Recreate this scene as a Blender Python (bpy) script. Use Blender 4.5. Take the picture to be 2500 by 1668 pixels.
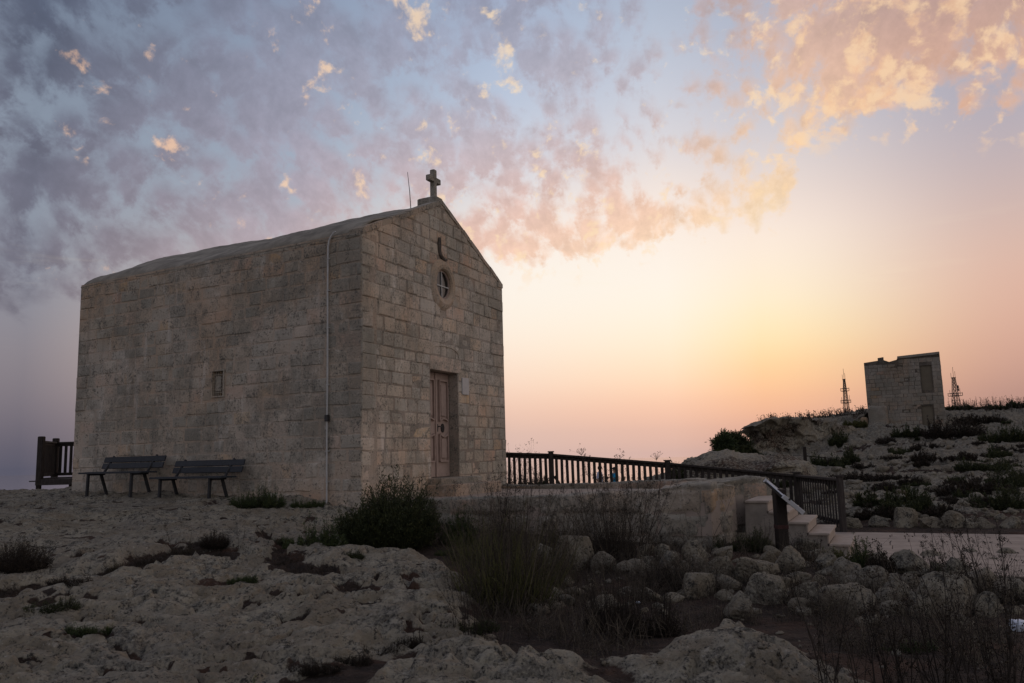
import bpy, bmesh, math, random
import numpy as np
from mathutils import Vector, Matrix
from mathutils.geometry import tessellate_polygon

random.seed(7)
RNG = np.random.default_rng(11)
for o in list(bpy.data.objects):
    bpy.data.objects.remove(o)
SC = bpy.context.scene
COL = SC.collection
R = math.radians


def lin(r, g, b):
    f = lambda c: (c / 255) / 12.92 if c / 255 <= .04045 else ((c / 255 + .055) / 1.055) ** 2.4
    return (f(r), f(g), f(b), 1.0)


# ------------------------------------------------------------------ camera
EYE = 1.6
FPX, PW, PH = 2000.0, 2500, 1668
PITCH, ROLL = 7.92, -1.5
cam = bpy.data.cameras.new('camera')
cam.sensor_width = 36
cam.lens = 36 * FPX / PW
cam.clip_start = .05
cam.clip_end = 60000
CAM = bpy.data.objects.new('camera', cam)
COL.objects.link(CAM)
CROT = Matrix.Rotation(R(90 + PITCH), 3, 'X') @ Matrix.Rotation(R(ROLL), 3, 'Z')
CAM.matrix_world = Matrix.Translation((0, 0, EYE)) @ CROT.to_4x4()
SC.camera = CAM


def ray(px, py):
    return CROT @ Vector(((px - PW / 2) / FPX, -(py - PH / 2) / FPX, -1))


def at_y(px, py, Y):
    d = ray(px, py)
    return Vector((0, 0, EYE)) + d * (Y / d.y)


def at_z(px, py, Z):
    d = ray(px, py)
    return Vector((0, 0, EYE)) + d * ((Z - EYE) / d.z)


def project(P):
    v = CROT.transposed() @ (Vector(P) - Vector((0, 0, EYE)))
    return PW / 2 - FPX * v.x / v.z, PH / 2 + FPX * v.y / v.z, -v.z


# ------------------------------------------------------------------ node helper
class NT:
    def __init__(s, tree):
        s.t = tree
        s.n = tree.nodes
        s.l = tree.links

    def node(s, typ, **kw):
        n = s.n.new(typ)
        for k, v in kw.items():
            setattr(n, k, v)
        return n

    def put(s, sock, v):
        if v is None:
            return
        if isinstance(v, bpy.types.NodeSocket):
            s.l.new(v, sock)
        elif isinstance(v, (tuple, list)):
            n = len(sock.default_value)
            sock.default_value = tuple(v[:n]) if len(v) >= n else tuple(v) + (1.0,)
        else:
            if hasattr(sock.default_value, '__len__'):
                sock.default_value = [v] * len(sock.default_value)
            else:
                sock.default_value = v

    def m(s, op, a, b=None, c=None, clamp=False):
        n = s.node('ShaderNodeMath', operation=op, use_clamp=clamp)
        s.put(n.inputs[0], a); s.put(n.inputs[1], b); s.put(n.inputs[2], c)
        return n.outputs[0]

    def add(s, a, b): return s.m('ADD', a, b)
    def sub(s, a, b): return s.m('SUBTRACT', a, b)
    def mul(s, a, b): return s.m('MULTIPLY', a, b)

    def mapr(s, v, a, b, c=0.0, d=1.0, kind='SMOOTHSTEP'):
        n = s.node('ShaderNodeMapRange', interpolation_type=kind)
        s.put(n.inputs[0], v)
        for i, q in zip((1, 2, 3, 4), (a, b, c, d)):
            s.put(n.inputs[i], q)
        return n.outputs[0]

    def mix(s, f, a, b, blend='MIX'):
        n = s.node('ShaderNodeMix', data_type='RGBA', blend_type=blend)
        s.put(n.inputs[0], f); s.put(n.inputs[6], a); s.put(n.inputs[7], b)
        return n.outputs[2]

    def ramp(s, f, stops, interp='LINEAR'):
        n = s.node('ShaderNodeValToRGB')
        cr = n.color_ramp
        cr.interpolation = interp
        while len(cr.elements) < len(stops):
            cr.elements.new(.5)
        for e, (p, c) in zip(cr.elements, stops):
            e.position = p
        for e, (p, c) in zip(cr.elements, stops):
            e.color = c if len(c) == 4 else tuple(c) + (1,)
        s.put(n.inputs[0], f)
        return n.outputs[0]

    def noise(s, vec, scale, detail=5, rough=.55, dist=0.0, lac=2.0, dim='3D'):
        n = s.node('ShaderNodeTexNoise', noise_dimensions=dim)
        s.put(n.inputs['Vector'], vec)
        n.inputs['Scale'].default_value = scale
        n.inputs['Detail'].default_value = detail
        n.inputs['Roughness'].default_value = rough
        n.inputs['Distortion'].default_value = dist
        n.inputs['Lacunarity'].default_value = lac
        return n.outputs[0]

    def voro(s, vec, scale, feature='F1', rnd=1.0, smooth=.5):
        n = s.node('ShaderNodeTexVoronoi', feature=feature)
        s.put(n.inputs['Vector'], vec)
        n.inputs['Scale'].default_value = scale
        n.inputs['Randomness'].default_value = rnd
        if feature == 'SMOOTH_F1':
            n.inputs['Smoothness'].default_value = smooth
        return n.outputs[0]

    def vec(s, x, y, z=0.0):
        n = s.node('ShaderNodeCombineXYZ')
        s.put(n.inputs[0], x); s.put(n.inputs[1], y); s.put(n.inputs[2], z)
        return n.outputs[0]

    def vmul(s, v, t):
        n = s.node('ShaderNodeVectorMath', operation='MULTIPLY')
        s.put(n.inputs[0], v); s.put(n.inputs[1], t)
        return n.outputs[0]

    def vadd(s, v, t):
        n = s.node('ShaderNodeVectorMath', operation='ADD')
        s.put(n.inputs[0], v); s.put(n.inputs[1], t)
        return n.outputs[0]


# ------------------------------------------------------------------ world: sunset sky with altocumulus
SUN_AZ, SUN_EL = 15.0, 2.5
W = bpy.data.worlds.new('World')
SC.world = W
W.use_nodes = True
W.node_tree.nodes.clear()
n = NT(W.node_tree)
tc = n.node('ShaderNodeTexCoord')
sx = n.node('ShaderNodeSeparateXYZ')
n.l.new(tc.outputs['Generated'], sx.inputs[0])
dx, dy, dz = sx.outputs
DEG = 180 / math.pi
az = n.mul(n.m('ARCTAN2', dx, dy), DEG)
el = n.mul(n.m('ARCSINE', n.m('MAXIMUM', dz, 0.0)), DEG)
elp = n.m('SQRT', n.mul(el, 1 / 90.0))           # 0..1, more room near the horizon


def col(stops, interp='B_SPLINE'):
    return n.ramp(elp, [(math.sqrt(e / 90.0), lin(*c)) for e, c in stops], interp)


ZEN = (120, 130, 154)
sky_cols = [
    (-180, [(0, (138, 130, 134)), (5, (168, 164, 166)), (12, (176, 178, 184)), (22, (168, 174, 186)), (40, (140, 148, 168)), (90, ZEN)]),
    (-78, [(0, (132, 122, 130)), (5, (176, 164, 168)), (12, (188, 182, 190)), (22, (174, 178, 194)), (40, (134, 144, 168)), (90, ZEN)]),
    (-31, [(0, (88, 88, 104)), (1.2, (98, 95, 109)), (3.5, (121, 114, 124)), (7, (143, 135, 141)), (11, (140, 142, 154)),
           (16, (144, 153, 167)), (21, (138, 150, 167)), (27, (118, 130, 149)), (31, (104, 118, 141)), (45, (108, 124, 152)), (90, ZEN)]),
    (-15, [(0, (158, 138, 142)), (3, (184, 162, 158)), (7, (226, 198, 184)), (11, (226, 206, 194)), (16, (172, 178, 190)),
           (22, (160, 174, 194)), (31, (138, 152, 176)), (45, (116, 132, 160)), (90, ZEN)]),
    (0, [(0, (212, 182, 174)), (1.5, (222, 190, 178)), (3, (238, 199, 180)), (5, (252, 220, 198)), (8, (255, 240, 222)), (12, (255, 248, 238)), (16, (253, 240, 230)), (20, (214, 216, 226)), (25, (184, 198, 220)), (31, (166, 182, 208)), (45, (140, 154, 180)), (90, ZEN)]),
    (11, [(0, (212, 178, 169)), (1.5, (224, 184, 169)), (3.2, (246, 199, 174)), (5, (255, 222, 191)), (7.5, (255, 240, 214)), (11, (255, 248, 236)), (15, (255, 241, 230)), (18, (246, 231, 222)), (21, (222, 219, 224)), (26, (194, 202, 218)), (31, (174, 186, 206)), (45, (144, 154, 176)), (90, ZEN)]),
    (17, [(0, (196, 158, 148)), (1.5, (216, 168, 152)), (3.5, (246, 190, 154)), (5.5, (254, 212, 162)), (7.5, (255, 232, 186)), (10, (255, 240, 210)), (14, (255, 238, 225)), (17, (240, 223, 214)), (21, (212, 208, 214)), (26, (186, 190, 206)), (31, (170, 180, 200)), (45, (144, 152, 172)), (90, ZEN)]),
    (33, [(0, (150, 118, 118)), (3, (186, 146, 136)), (6, (214, 168, 150)), (10, (226, 186, 168)), (14, (212, 186, 178)),
          (19, (184, 176, 186)), (25, (166, 170, 188)), (31, (160, 166, 186)), (45, (134, 142, 164)), (90, ZEN)]),
    (80, [(0, (164, 142, 136)), (5, (212, 194, 182)), (12, (220, 208, 202)), (22, (200, 198, 202)), (40, (154, 160, 178)), (90, ZEN)]),
    (130, [(0, (160, 148, 146)), (5, (204, 194, 190)), (12, (212, 208, 206)), (22, (194, 196, 204)), (40, (150, 158, 178)), (90, ZEN)]),
    (180, [(0, (138, 130, 134)), (5, (168, 164, 166)), (12, (176, 178, 184)), (22, (168, 174, 186)), (40, (140, 148, 168)), (90, ZEN)]),
]


def blend_cols(cols):
    c = None
    pa = None
    for a, st in cols:
        k = col(st)
        c = k if c is None else n.mix(n.mapr(az, pa, a, kind='SMOOTHSTEP' if pa in (17, 18) else 'LINEAR'), c, k)
        pa = a
    return c


base = blend_cols(sky_cols)

# cloud deck: streets of cloud that run together towards a point below the sunset (stereographic about it)
VA, VE = R(9), R(-13)
vf = Vector((math.sin(VA) * math.cos(VE), math.cos(VA) * math.cos(VE), math.sin(VE)))
vr = Vector((math.cos(VA), -math.sin(VA), 0))
vu = vr.cross(vf)


def dot3(v):
    return n.add(n.add(n.mul(dx, v.x), n.mul(dy, v.y)), n.mul(dz, v.z))


den = n.add(dot3(vf), 1.0001)
stx, sty = n.m('DIVIDE', dot3(vr), den), n.m('DIVIDE', dot3(vu), den)
rho = n.m('SQRT', n.add(n.mul(stx, stx), n.mul(sty, sty)))
cc = n.m('ARCTAN2', stx, sty)
ss = n.m('LOGARITHM', rho, math.e)
wn = n.noise(n.vec(n.mul(cc, 6), n.mul(ss, 5), 3.1), 1.0, 3, .5)
wn2 = n.noise(n.vec(n.mul(cc, 6), n.mul(ss, 5), 13.1), 1.0, 3, .5)
cc2 = n.add(cc, n.mul(n.sub(wn, .5), .045))
ss2 = n.add(ss, n.mul(n.sub(wn2, .5), .05))
big = n.noise(n.vec(n.mul(cc2, 6.6), n.mul(ss2, 4.8), 7.7), 1.0, 3, .5)
mid = n.noise(n.vec(n.mul(cc2, 19.0), n.mul(ss2, 15.5), 1.3), 1.0, 6, .56)
fin = n.noise(n.vec(n.mul(cc2, 50.0), n.mul(ss2, 43.0), 5.5), 1.0, 6, .6)
# lower edge of the deck, by compass direction
edge = n.node('ShaderNodeFloatCurve')
cv = edge.mapping.curves[0]
pts = [(-180, 9), (-60, 8), (-30, 9.0), (-14, 11.0), (-4, 12.6), (4, 13.0), (9, 13.6), (13, 14.0), (18.2, 14.7), (20.3, 17.9), (22, 20.0), (30, 18.6), (60, 17), (180, 9)]
for i, (a, e) in enumerate(pts):
    q = ((a + 180) / 360, e / 40)
    if i == 0:
        cv.points[0].location = q
    elif i == len(pts) - 1:
        cv.points[1].location = q
    else:
        cv.points.new(*q)
for p_ in cv.points:
    p_.handle_type = 'AUTO_CLAMPED'
edge.mapping.update()
n.put(edge.inputs['Value'], n.mul(n.add(az, 180.0), 1 / 360.0))
e_edge = n.mul(edge.outputs[0], 40.0)
over = n.sub(el, e_edge)
cell = n.voro(n.vadd(n.vec(n.mul(cc2, 24.0), n.mul(ss2, 21.0), 4.4), n.vmul(n.vec(n.sub(mid, .5), n.sub(fin, .5), 0.0), (1.3, 1.3, 0))), 1.0, 'SMOOTH_F1', 1.0, .45)
d0 = n.add(n.add(n.mul(big, .36), n.mul(mid, .42)), n.add(n.mul(fin, .22), n.mul(n.sub(.46, cell), .24)))

cover = n.mapr(over, -1.6, 1.6, -.26, .04, 'LINEAR')
clear = n.mul(n.mul(n.mul(n.mapr(az, 4, 13), n.mapr(az, 22, 18.5)), n.mul(n.mapr(el, 16, 19), n.mapr(el, 27, 22))), -.085)  # thinner cloud near the bright sky
left_cover = n.mapr(az, 6, -8, 0.006, .040)
right_cover = n.mul(n.mapr(az, 17, 22), n.mapr(el, 20, 25, 0, .09))
dens = n.add(n.add(n.add(d0, cover), n.add(clear, left_cover)), right_cover)
bank = n.mul(n.mul(n.mapr(az, -9, -3), n.mapr(az, 21, 18)), n.mul(n.mapr(over, -.6, 1.0), n.mapr(over, 5.5, 2.5)))
dens = n.add(dens, n.mul(bank, .06))
mask = n.mapr(dens, .435, .625)
thick = n.mapr(dens, .56, .74)

cl_cols = [
    (-180, [(0, (132, 124, 128)), (20, (156, 156, 164)), (40, (134, 138, 152)), (90, (110, 114, 132))]),
    (-75, [(0, (136, 126, 134)), (20, (160, 154, 166)), (40, (128, 132, 150)), (90, (110, 114, 132))]),
    (-31, [(6, (122, 116, 126)), (12, (112, 110, 124)), (20, (106, 108, 126)), (27, (84, 92, 112)), (32, (76, 86, 108)), (90, (110, 114, 132))]),
    (-16, [(8, (212, 184, 178)), (12, (198, 176, 178)), (18, (172, 164, 178)), (26, (146, 149, 169)), (32, (130, 138, 160)), (90, (110, 114, 132))]),
    (-2, [(9, (252, 212, 186)), (13, (246, 200, 176)), (16, (232, 190, 174)), (19, (208, 182, 182)), (23, (184, 178, 190)), (27, (168, 168, 186)), (31, (152, 156, 178)), (90, (110, 114, 132))]),
    (10, [(10, (255, 232, 196)), (14, (252, 214, 180)), (17, (242, 198, 172)), (20, (222, 188, 178)), (23, (202, 186, 190)), (27, (182, 176, 188)), (31, (168, 166, 182)), (90, (110, 114, 132))]),
    (18, [(15, (252, 224, 184)), (20, (246, 206, 168)), (25, (228, 184, 158)), (31, (194, 168, 162)), (90, (110, 114, 132))]),
    (30, [(14, (240, 198, 172)), (20, (238, 186, 152)), (25, (208, 164, 144)), (31, (166, 146, 148)), (90, (110, 114, 132))]),
    (80, [(10, (212, 190, 178)), (25, (190, 180, 180)), (45, (140, 140, 154)), (90, (110, 114, 132))]),
    (180, [(0, (132, 124, 128)), (20, (156, 156, 164)), (40, (134, 138, 152)), (90, (110, 114, 132))]),
]
ccol = blend_cols(cl_cols)
mod = n.mapr(n.add(n.mul(mid, .55), n.mul(fin, .45)), .36, .64, 1.14, .88, 'LINEAR')
modv = n.vec(mod, mod, mod)
ccol = n.mix(1.0, ccol, modv, 'MULTIPLY')
skyc = n.mix(n.mul(mask, n.mapr(az, 0, -25, .86, .92)), base, ccol)
# sunlit heads of the cumulus
puffv = n.vec(n.mul(cc2, 34.0), n.mul(ss2, 32.0), 9.1)
vor = n.voro(n.vadd(puffv, n.vmul(n.vec(n.sub(mid, .5), n.sub(fin, .5), 0.0), (2.2, 2.2, 0))), 1.0, 'SMOOTH_F1', 1.0, .3)
pn = n.noise(n.vec(n.mul(cc2, 11.0), n.mul(ss2, 9.0), 12.7), 1.0, 3, .55)
near = n.add(n.add(n.mapr(az, -30, -2, .0, .07), n.mul(n.mapr(az, 16, 20), n.mapr(el, 18, 23, 0, .165))),
             n.mul(n.mapr(az, -8, 2), n.mapr(over, 9, -1, 0, .055)))
fin2 = n.noise(n.vec(n.mul(cc2, 30.0), n.mul(ss2, 30.0), 21.5), 1.0, 5, .56)
hp = n.add(n.add(n.mul(pn, .62), n.mul(n.sub(.70, vor), .17)), n.add(n.mul(n.sub(fin2, .5), .95), near))
hl = n.mul(n.mapr(hp, .515, .70, kind='SMOOTHSTEP'), n.mapr(over, -2.0, 1.2))
hl = n.mul(hl, n.mul(n.mapr(az, -50, -31, .0, .8), n.mapr(az, 36, 62, 1, 0)))
hl = n.mul(hl, n.mapr(el, 33, 42, 1, 0))
hcol = n.mix(n.mapr(az, -28, 2), lin(255, 192, 150), lin(255, 222, 180))
hcol = n.mix(n.mapr(az, 14, 22), hcol, lin(255, 208, 158))
hcol = n.mix(n.mapr(n.add(n.mul(fin, .6), n.mul(fin2, .4)), .40, .60), n.mix(.45, hcol, ccol), n.mix(.35, hcol, lin(255, 236, 206)))
skyc = n.mix(n.mul(hl, .88), skyc, hcol)
# thin lit streaks low in the glow
st = n.noise(n.vec(n.mul(az, .10), n.mul(el, .75), 2.0), 1.0, 4, .55)
skyc = n.mix(n.mul(n.mul(n.mapr(st, .56, .74), n.mapr(el, 6, 10)), n.mul(n.mapr(el, 16, 12), .10)), skyc, lin(255, 240, 208))
below = n.mapr(dz, -.02, -.25)
skyc = n.mix(below, skyc, lin(44, 42, 44))

nish = n.node('ShaderNodeTexSky', sky_type='NISHITA')
nish.sun_disc = False
nish.sun_elevation = R(SUN_EL)
nish.sun_rotation = R(SUN_AZ)
nish.altitude = 200
nish.dust_density = 3.0
bgA = n.node('ShaderNodeBackground'); n.put(bgA.inputs[0], skyc); bgA.inputs[1].default_value = .97
bgB = n.node('ShaderNodeBackground'); n.put(bgB.inputs[0], nish.outputs[0]); bgB.inputs[1].default_value = .0022
ad = n.node('ShaderNodeAddShader')
n.l.new(bgA.outputs[0], ad.inputs[0]); n.l.new(bgB.outputs[0], ad.inputs[1])
wo = n.node('ShaderNodeOutputWorld')
n.l.new(ad.outputs[0], wo.inputs[0])
W.cycles.sampling_method = 'MANUAL'
W.cycles.sample_map_resolution = 1024

sun = bpy.data.lights.new('sun', 'SUN')
sun.energy = .003
sun.angle = R(20)
sun.color = (1, .72, .46)
SUN = bpy.data.objects.new('sun', sun)
COL.objects.link(SUN)
sd = Vector((math.sin(R(SUN_AZ)) * math.cos(R(SUN_EL)), math.cos(R(SUN_AZ)) * math.cos(R(SUN_EL)), math.sin(R(SUN_EL))))
SUN.rotation_euler = sd.to_track_quat('Z', 'Y').to_euler()
SUN.location = (0, 0, 30)

SC.view_settings.view_transform = 'Standard'
SC.view_settings.look = 'None'
SC.view_settings.exposure = 0
SC.view_settings.gamma = 1
SC.view_settings.use_curve_mapping = False
SC.cycles.use_denoising = True
SC.cycles.max_bounces = 5
SC.cycles.use_adaptive_sampling = True

# ------------------------------------------------------------------ mesh helpers
def link(name, me, mats, parent=None, at=None):
    o = bpy.data.objects.new(name, me)
    COL.objects.link(o)
    if mats is not None:
        for m_ in (mats if isinstance(mats, (list, tuple)) else [mats]):
            me.materials.append(m_)
    if parent is not None:
        o.parent = parent
    return o


def tag(o, label=None, cat=None, group=None, kind=None):
    if label: o['label'] = label
    if cat: o['category'] = cat
    if group: o['group'] = group
    if kind: o['kind'] = kind
    return o


def thing(name, loc, label, cat, group=None):
    e = bpy.data.objects.new(name, None)
    e.empty_display_size = .2
    COL.objects.link(e)
    e.location = loc
    return tag(e, label, cat, group)


def np_mesh(name, verts, faces, smooth=False, attrs=None, mat_idx=None):
    """verts (n,3); faces: (m,k) array with one k, or a list of lists"""
    me = bpy.data.meshes.new(name)
    verts = np.asarray(verts, np.float32)
    if isinstance(faces, np.ndarray):
        k = faces.shape[1]
        me.vertices.add(len(verts)); me.vertices.foreach_set('co', verts.ravel())
        me.loops.add(faces.size); me.loops.foreach_set('vertex_index', faces.astype(np.int32).ravel())
        me.polygons.add(len(faces))
        me.polygons.foreach_set('loop_start', np.arange(0, faces.size, k, dtype=np.int32))
        me.polygons.foreach_set('loop_total', np.full(len(faces), k, np.int32))
        me.update(calc_edges=True)
    else:
        me.from_pydata([tuple(map(float, v)) for v in verts], [], [list(map(int, f)) for f in faces])
        me.update()
    if smooth:
        me.polygons.foreach_set('use_smooth', np.ones(len(me.polygons), bool))
    for k_, a_ in (attrs or {}).items():
        at_ = me.attributes.new(k_, 'FLOAT', 'POINT')
        at_.data.foreach_set('value', np.asarray(a_, np.float32))
    return me


class MB:
    """collects simple shapes for ONE mesh; coordinates relative to the parent thing"""
    def __init__(s):
        s.v, s.f, s.a = [], [], []

    def quadbox(s, corners, tone=None):
        """8 corners: bottom 4 (ccw), top 4"""
        b = len(s.v)
        s.v += [tuple(c) for c in corners]
        s.f += [[b, b + 3, b + 2, b + 1], [b + 4, b + 5, b + 6, b + 7]]
        for i in range(4):
            j = (i + 1) % 4
            s.f.append([b + i, b + j, b + 4 + j, b + 4 + i])
        s.a += [random.random() if tone is None else tone] * 8
        return s

    def box(s, c, size, fr=None, tone=None):
        """c centre, size (x,y,z), fr optional 3x3 matrix of axes"""
        c = Vector(c)
        hx, hy, hz = [q / 2 for q in size]
        pts = [Vector((x * hx, y * hy, z * hz)) for z in (-1, 1) for x, y in ((-1, -1), (1, -1), (1, 1), (-1, 1))]
        if fr is not None:
            pts = [fr @ p for p in pts]
        return s.quadbox([c + p for p in pts], tone)

    def bbox(s, c, size, bev=.01, fr=None, tone=None):
        """bevelled box: chamfered along z-edges and top"""
        c = Vector(c)
        hx, hy, hz = [q / 2 for q in size]
        b = min(bev, hx * .45, hy * .45, hz * .45)
        rings = [(-hz, hx, hy, b), (hz - b, hx, hy, b), (hz, hx - b, hy - b, b)]
        b0 = len(s.v)
        for z, x, y, k in rings:
            pts = [(-x + k, -y), (x - k, -y), (x, -y + k), (x, y - k), (x - k, y), (-x + k, y), (-x, y - k), (-x, -y + k)]
            for p in pts:
                q = Vector((p[0], p[1], z))
                s.v.append(tuple(c + (fr @ q if fr is not None else q)))
        s.f.append([b0 + 7 - i for i in range(8)])
        for r_ in range(2):
            for i in range(8):
                j = (i + 1) % 8
                s.f.append([b0 + r_ * 8 + i, b0 + r_ * 8 + j, b0 + r_ * 8 + 8 + j, b0 + r_ * 8 + 8 + i])
        s.f.append([b0 + 16 + i for i in range(8)])
        s.a += [random.random() if tone is None else tone] * 24
        return s

    def bar(s, p, q, w, h=None, up=(0, 0, 1), tone=None, bev=None):
        p, q = Vector(p), Vector(q)
        d = (q - p)
        L = d.length
        d.normalize()
        u = Vector(up)
        if abs(d.dot(u)) > .95:
            u = Vector((1, 0, 0))
        a = d.cross(u).normalized()
        c = a.cross(d).normalized()
        fr = Matrix((a, c, d)).transposed()
        if bev:
            return s.bbox((p + q) / 2, (w, h or w, L), bev, fr, tone)
        return s.box((p + q) / 2, (w, h or w, L), fr, tone)

    def tube(s, pts, r, seg=8, caps=True, tone=None):
        b0 = len(s.v)
        n_ = len(pts)
        pts = [Vector(p) for p in pts]
        rr = r if isinstance(r, (list, tuple)) else [r] * n_
        ref = Vector((0, 0, 1))
        for i, p in enumerate(pts):
            d = (pts[min(i + 1, n_ - 1)] - pts[max(i - 1, 0)]).normalized()
            if abs(d.dot(ref)) > .97:
                ref = Vector((1, 0, 0)) if abs(d.x) < .9 else Vector((0, 1, 0))
            a = d.cross(ref).normalized()
            c = a.cross(d)
            ref = c
            for k in range(seg):
                t = 2 * math.pi * k / seg
                s.v.append(tuple(p + (a * math.cos(t) + c * math.sin(t)) * rr[i]))
        for i in range(n_ - 1):
            for k in range(seg):
                j = (k + 1) % seg
                s.f.append([b0 + i * seg + k, b0 + i * seg + j, b0 + (i + 1) * seg + j, b0 + (i + 1) * seg + k])
        if caps:
            s.f.append([b0 + seg - 1 - k for k in range(seg)])
            s.f.append([b0 + (n_ - 1) * seg + k for k in range(seg)])
        s.a += [random.random() if tone is None else tone] * (n_ * seg)
        return s

    def prism(s, poly, ext, tone=None):
        """poly: list of 3D points, ext: extrusion vector"""
        b0 = len(s.v)
        k = len(poly)
        ext = Vector(ext)
        s.v += [tuple(p) for p in poly] + [tuple(Vector(p) + ext) for p in poly]
        s.f.append([b0 + k - 1 - i for i in range(k)])
        s.f.append([b0 + k + i for i in range(k)])
        for i in range(k):
            j = (i + 1) % k
            s.f.append([b0 + i, b0 + j, b0 + k + j, b0 + k + i])
        s.a += [random.random() if tone is None else tone] * (2 * k)
        return s

    def build(s, name, mat, parent=None, smooth=False):
        me = np_mesh(name, s.v, s.f, smooth, {'tone': s.a})
        bm = bmesh.new(); bm.from_mesh(me)
        bmesh.ops.recalc_face_normals(bm, faces=bm.faces)
        bm.to_mesh(me); bm.free()
        return link(name, me, mat, parent)


def copy_tree(o, parent=None):
    c = o.copy()
    COL.objects.link(c)
    c.parent = parent
    for ch in o.children:
        copy_tree(ch, c)
    return c


# ------------------------------------------------------------------ numpy noise
def _h(ix, iy, iz, seed):
    x = (ix.astype(np.int64) * 374761393 + iy.astype(np.int64) * 668265263 + iz.astype(np.int64) * 2147483647 + seed * 1274126177) & 0xFFFFFFFF
    x = ((x ^ (x >> 13)) * 1274126177) & 0xFFFFFFFF
    x = ((x ^ (x >> 16)) * 2246822519) & 0xFFFFFFFF
    return ((x ^ (x >> 15)) & 0xFFFFFF).astype(np.float32) / float(0xFFFFFF)


def gnoise2(x, y, seed=0):
    ix, iy = np.floor(x), np.floor(y)
    fx, fy = x - ix, y - iy
    ix, iy = ix.astype(np.int64), iy.astype(np.int64)
    z = np.zeros_like(ix)
    ux = fx * fx * fx * (fx * (fx * 6 - 15) + 10)
    uy = fy * fy * fy * (fy * (fy * 6 - 15) + 10)

    def g(i, j):
        a = _h(ix + i, iy + j, z, seed) * 2 * np.pi
        return np.cos(a) * (fx - i) + np.sin(a) * (fy - j)
    a = g(0, 0) * (1 - ux) + g(1, 0) * ux
    b = g(0, 1) * (1 - ux) + g(1, 1) * ux
    return (a * (1 - uy) + b * uy) * 1.4


def fbm2(x, y, octv=5, gain=.5, lac=2.03, seed=0, ridged=False):
    out = np.zeros(np.shape(x), np.float32)
    amp, tot = 1.0, 0.0
    for o_ in range(octv):
        v = gnoise2(x + 17.3 * o_, y - 9.1 * o_, seed + o_)
        if ridged:
            v = 1 - 2 * np.abs(v)
        out += amp * v
        tot += amp
        amp *= gain
        x, y = x * lac, y * lac
    return out / tot


def worley2(x, y, seed=0):
    ix, iy = np.floor(x).astype(np.int64), np.floor(y).astype(np.int64)
    z = np.zeros_like(ix)
    best = np.full(np.shape(x), 9.0, np.float32)
    for i in (-1, 0, 1):
        for j in (-1, 0, 1):
            cx = ix + i + _h(ix + i, iy + j, z, seed)
            cy = iy + j + _h(ix + i, iy + j, z + 1, seed)
            best = np.minimum(best, (cx - x) ** 2 + (cy - y) ** 2)
    return np.sqrt(best)


def vnoise3(p, seed=0):
    ip = np.floor(p)
    f = p - ip
    ip = ip.astype(np.int64)
    u = f * f * (3 - 2 * f)
    out = 0
    for i in (0, 1):
        for j in (0, 1):
            for k in (0, 1):
                w = (u[:, 0] if i else 1 - u[:, 0]) * (u[:, 1] if j else 1 - u[:, 1]) * (u[:, 2] if k else 1 - u[:, 2])
                out = out + w * _h(ip[:, 0] + i, ip[:, 1] + j, ip[:, 2] + k, seed)
    return out * 2 - 1


def fbm3(p, octv=4, gain=.5, seed=0):
    out, amp, tot = 0, 1.0, 0.0
    for o_ in range(octv):
        out = out + amp * vnoise3(p + o_ * 7.7, seed + o_)
        tot += amp
        amp *= gain
        p = p * 2.07
    return out / tot


def sstep(a, b, x):
    t = np.clip((x - a) / (b - a), 0, 1)
    return t * t * (3 - 2 * t)


# ------------------------------------------------------------------ materials
def material(name):
    m_ = bpy.data.materials.new(name)
    m_.use_nodes = True
    m_.node_tree.nodes.clear()
    t = NT(m_.node_tree)
    out = t.node('ShaderNodeOutputMaterial')
    b = t.node('ShaderNodeBsdfPrincipled')
    t.l.new(b.outputs[0], out.inputs[0])
    b.inputs['Roughness'].default_value = .9
    b.inputs['Specular IOR Level'].default_value = .25
    geo = t.node('ShaderNodeNewGeometry')
    return m_, t, b, geo.outputs['Position'], geo


def attr(t, name):
    a = t.node('ShaderNodeAttribute', attribute_name=name)
    return a.outputs['Fac']


def bump(t, b, h, strength=.5, dist=.02):
    n_ = t.node('ShaderNodeBump')
    n_.inputs['Strength'].default_value = strength
    n_.inputs['Distance'].default_value = dist
    t.put(n_.inputs['Height'], h)
    t.l.new(n_.outputs[0], b.inputs['Normal'])


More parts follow.
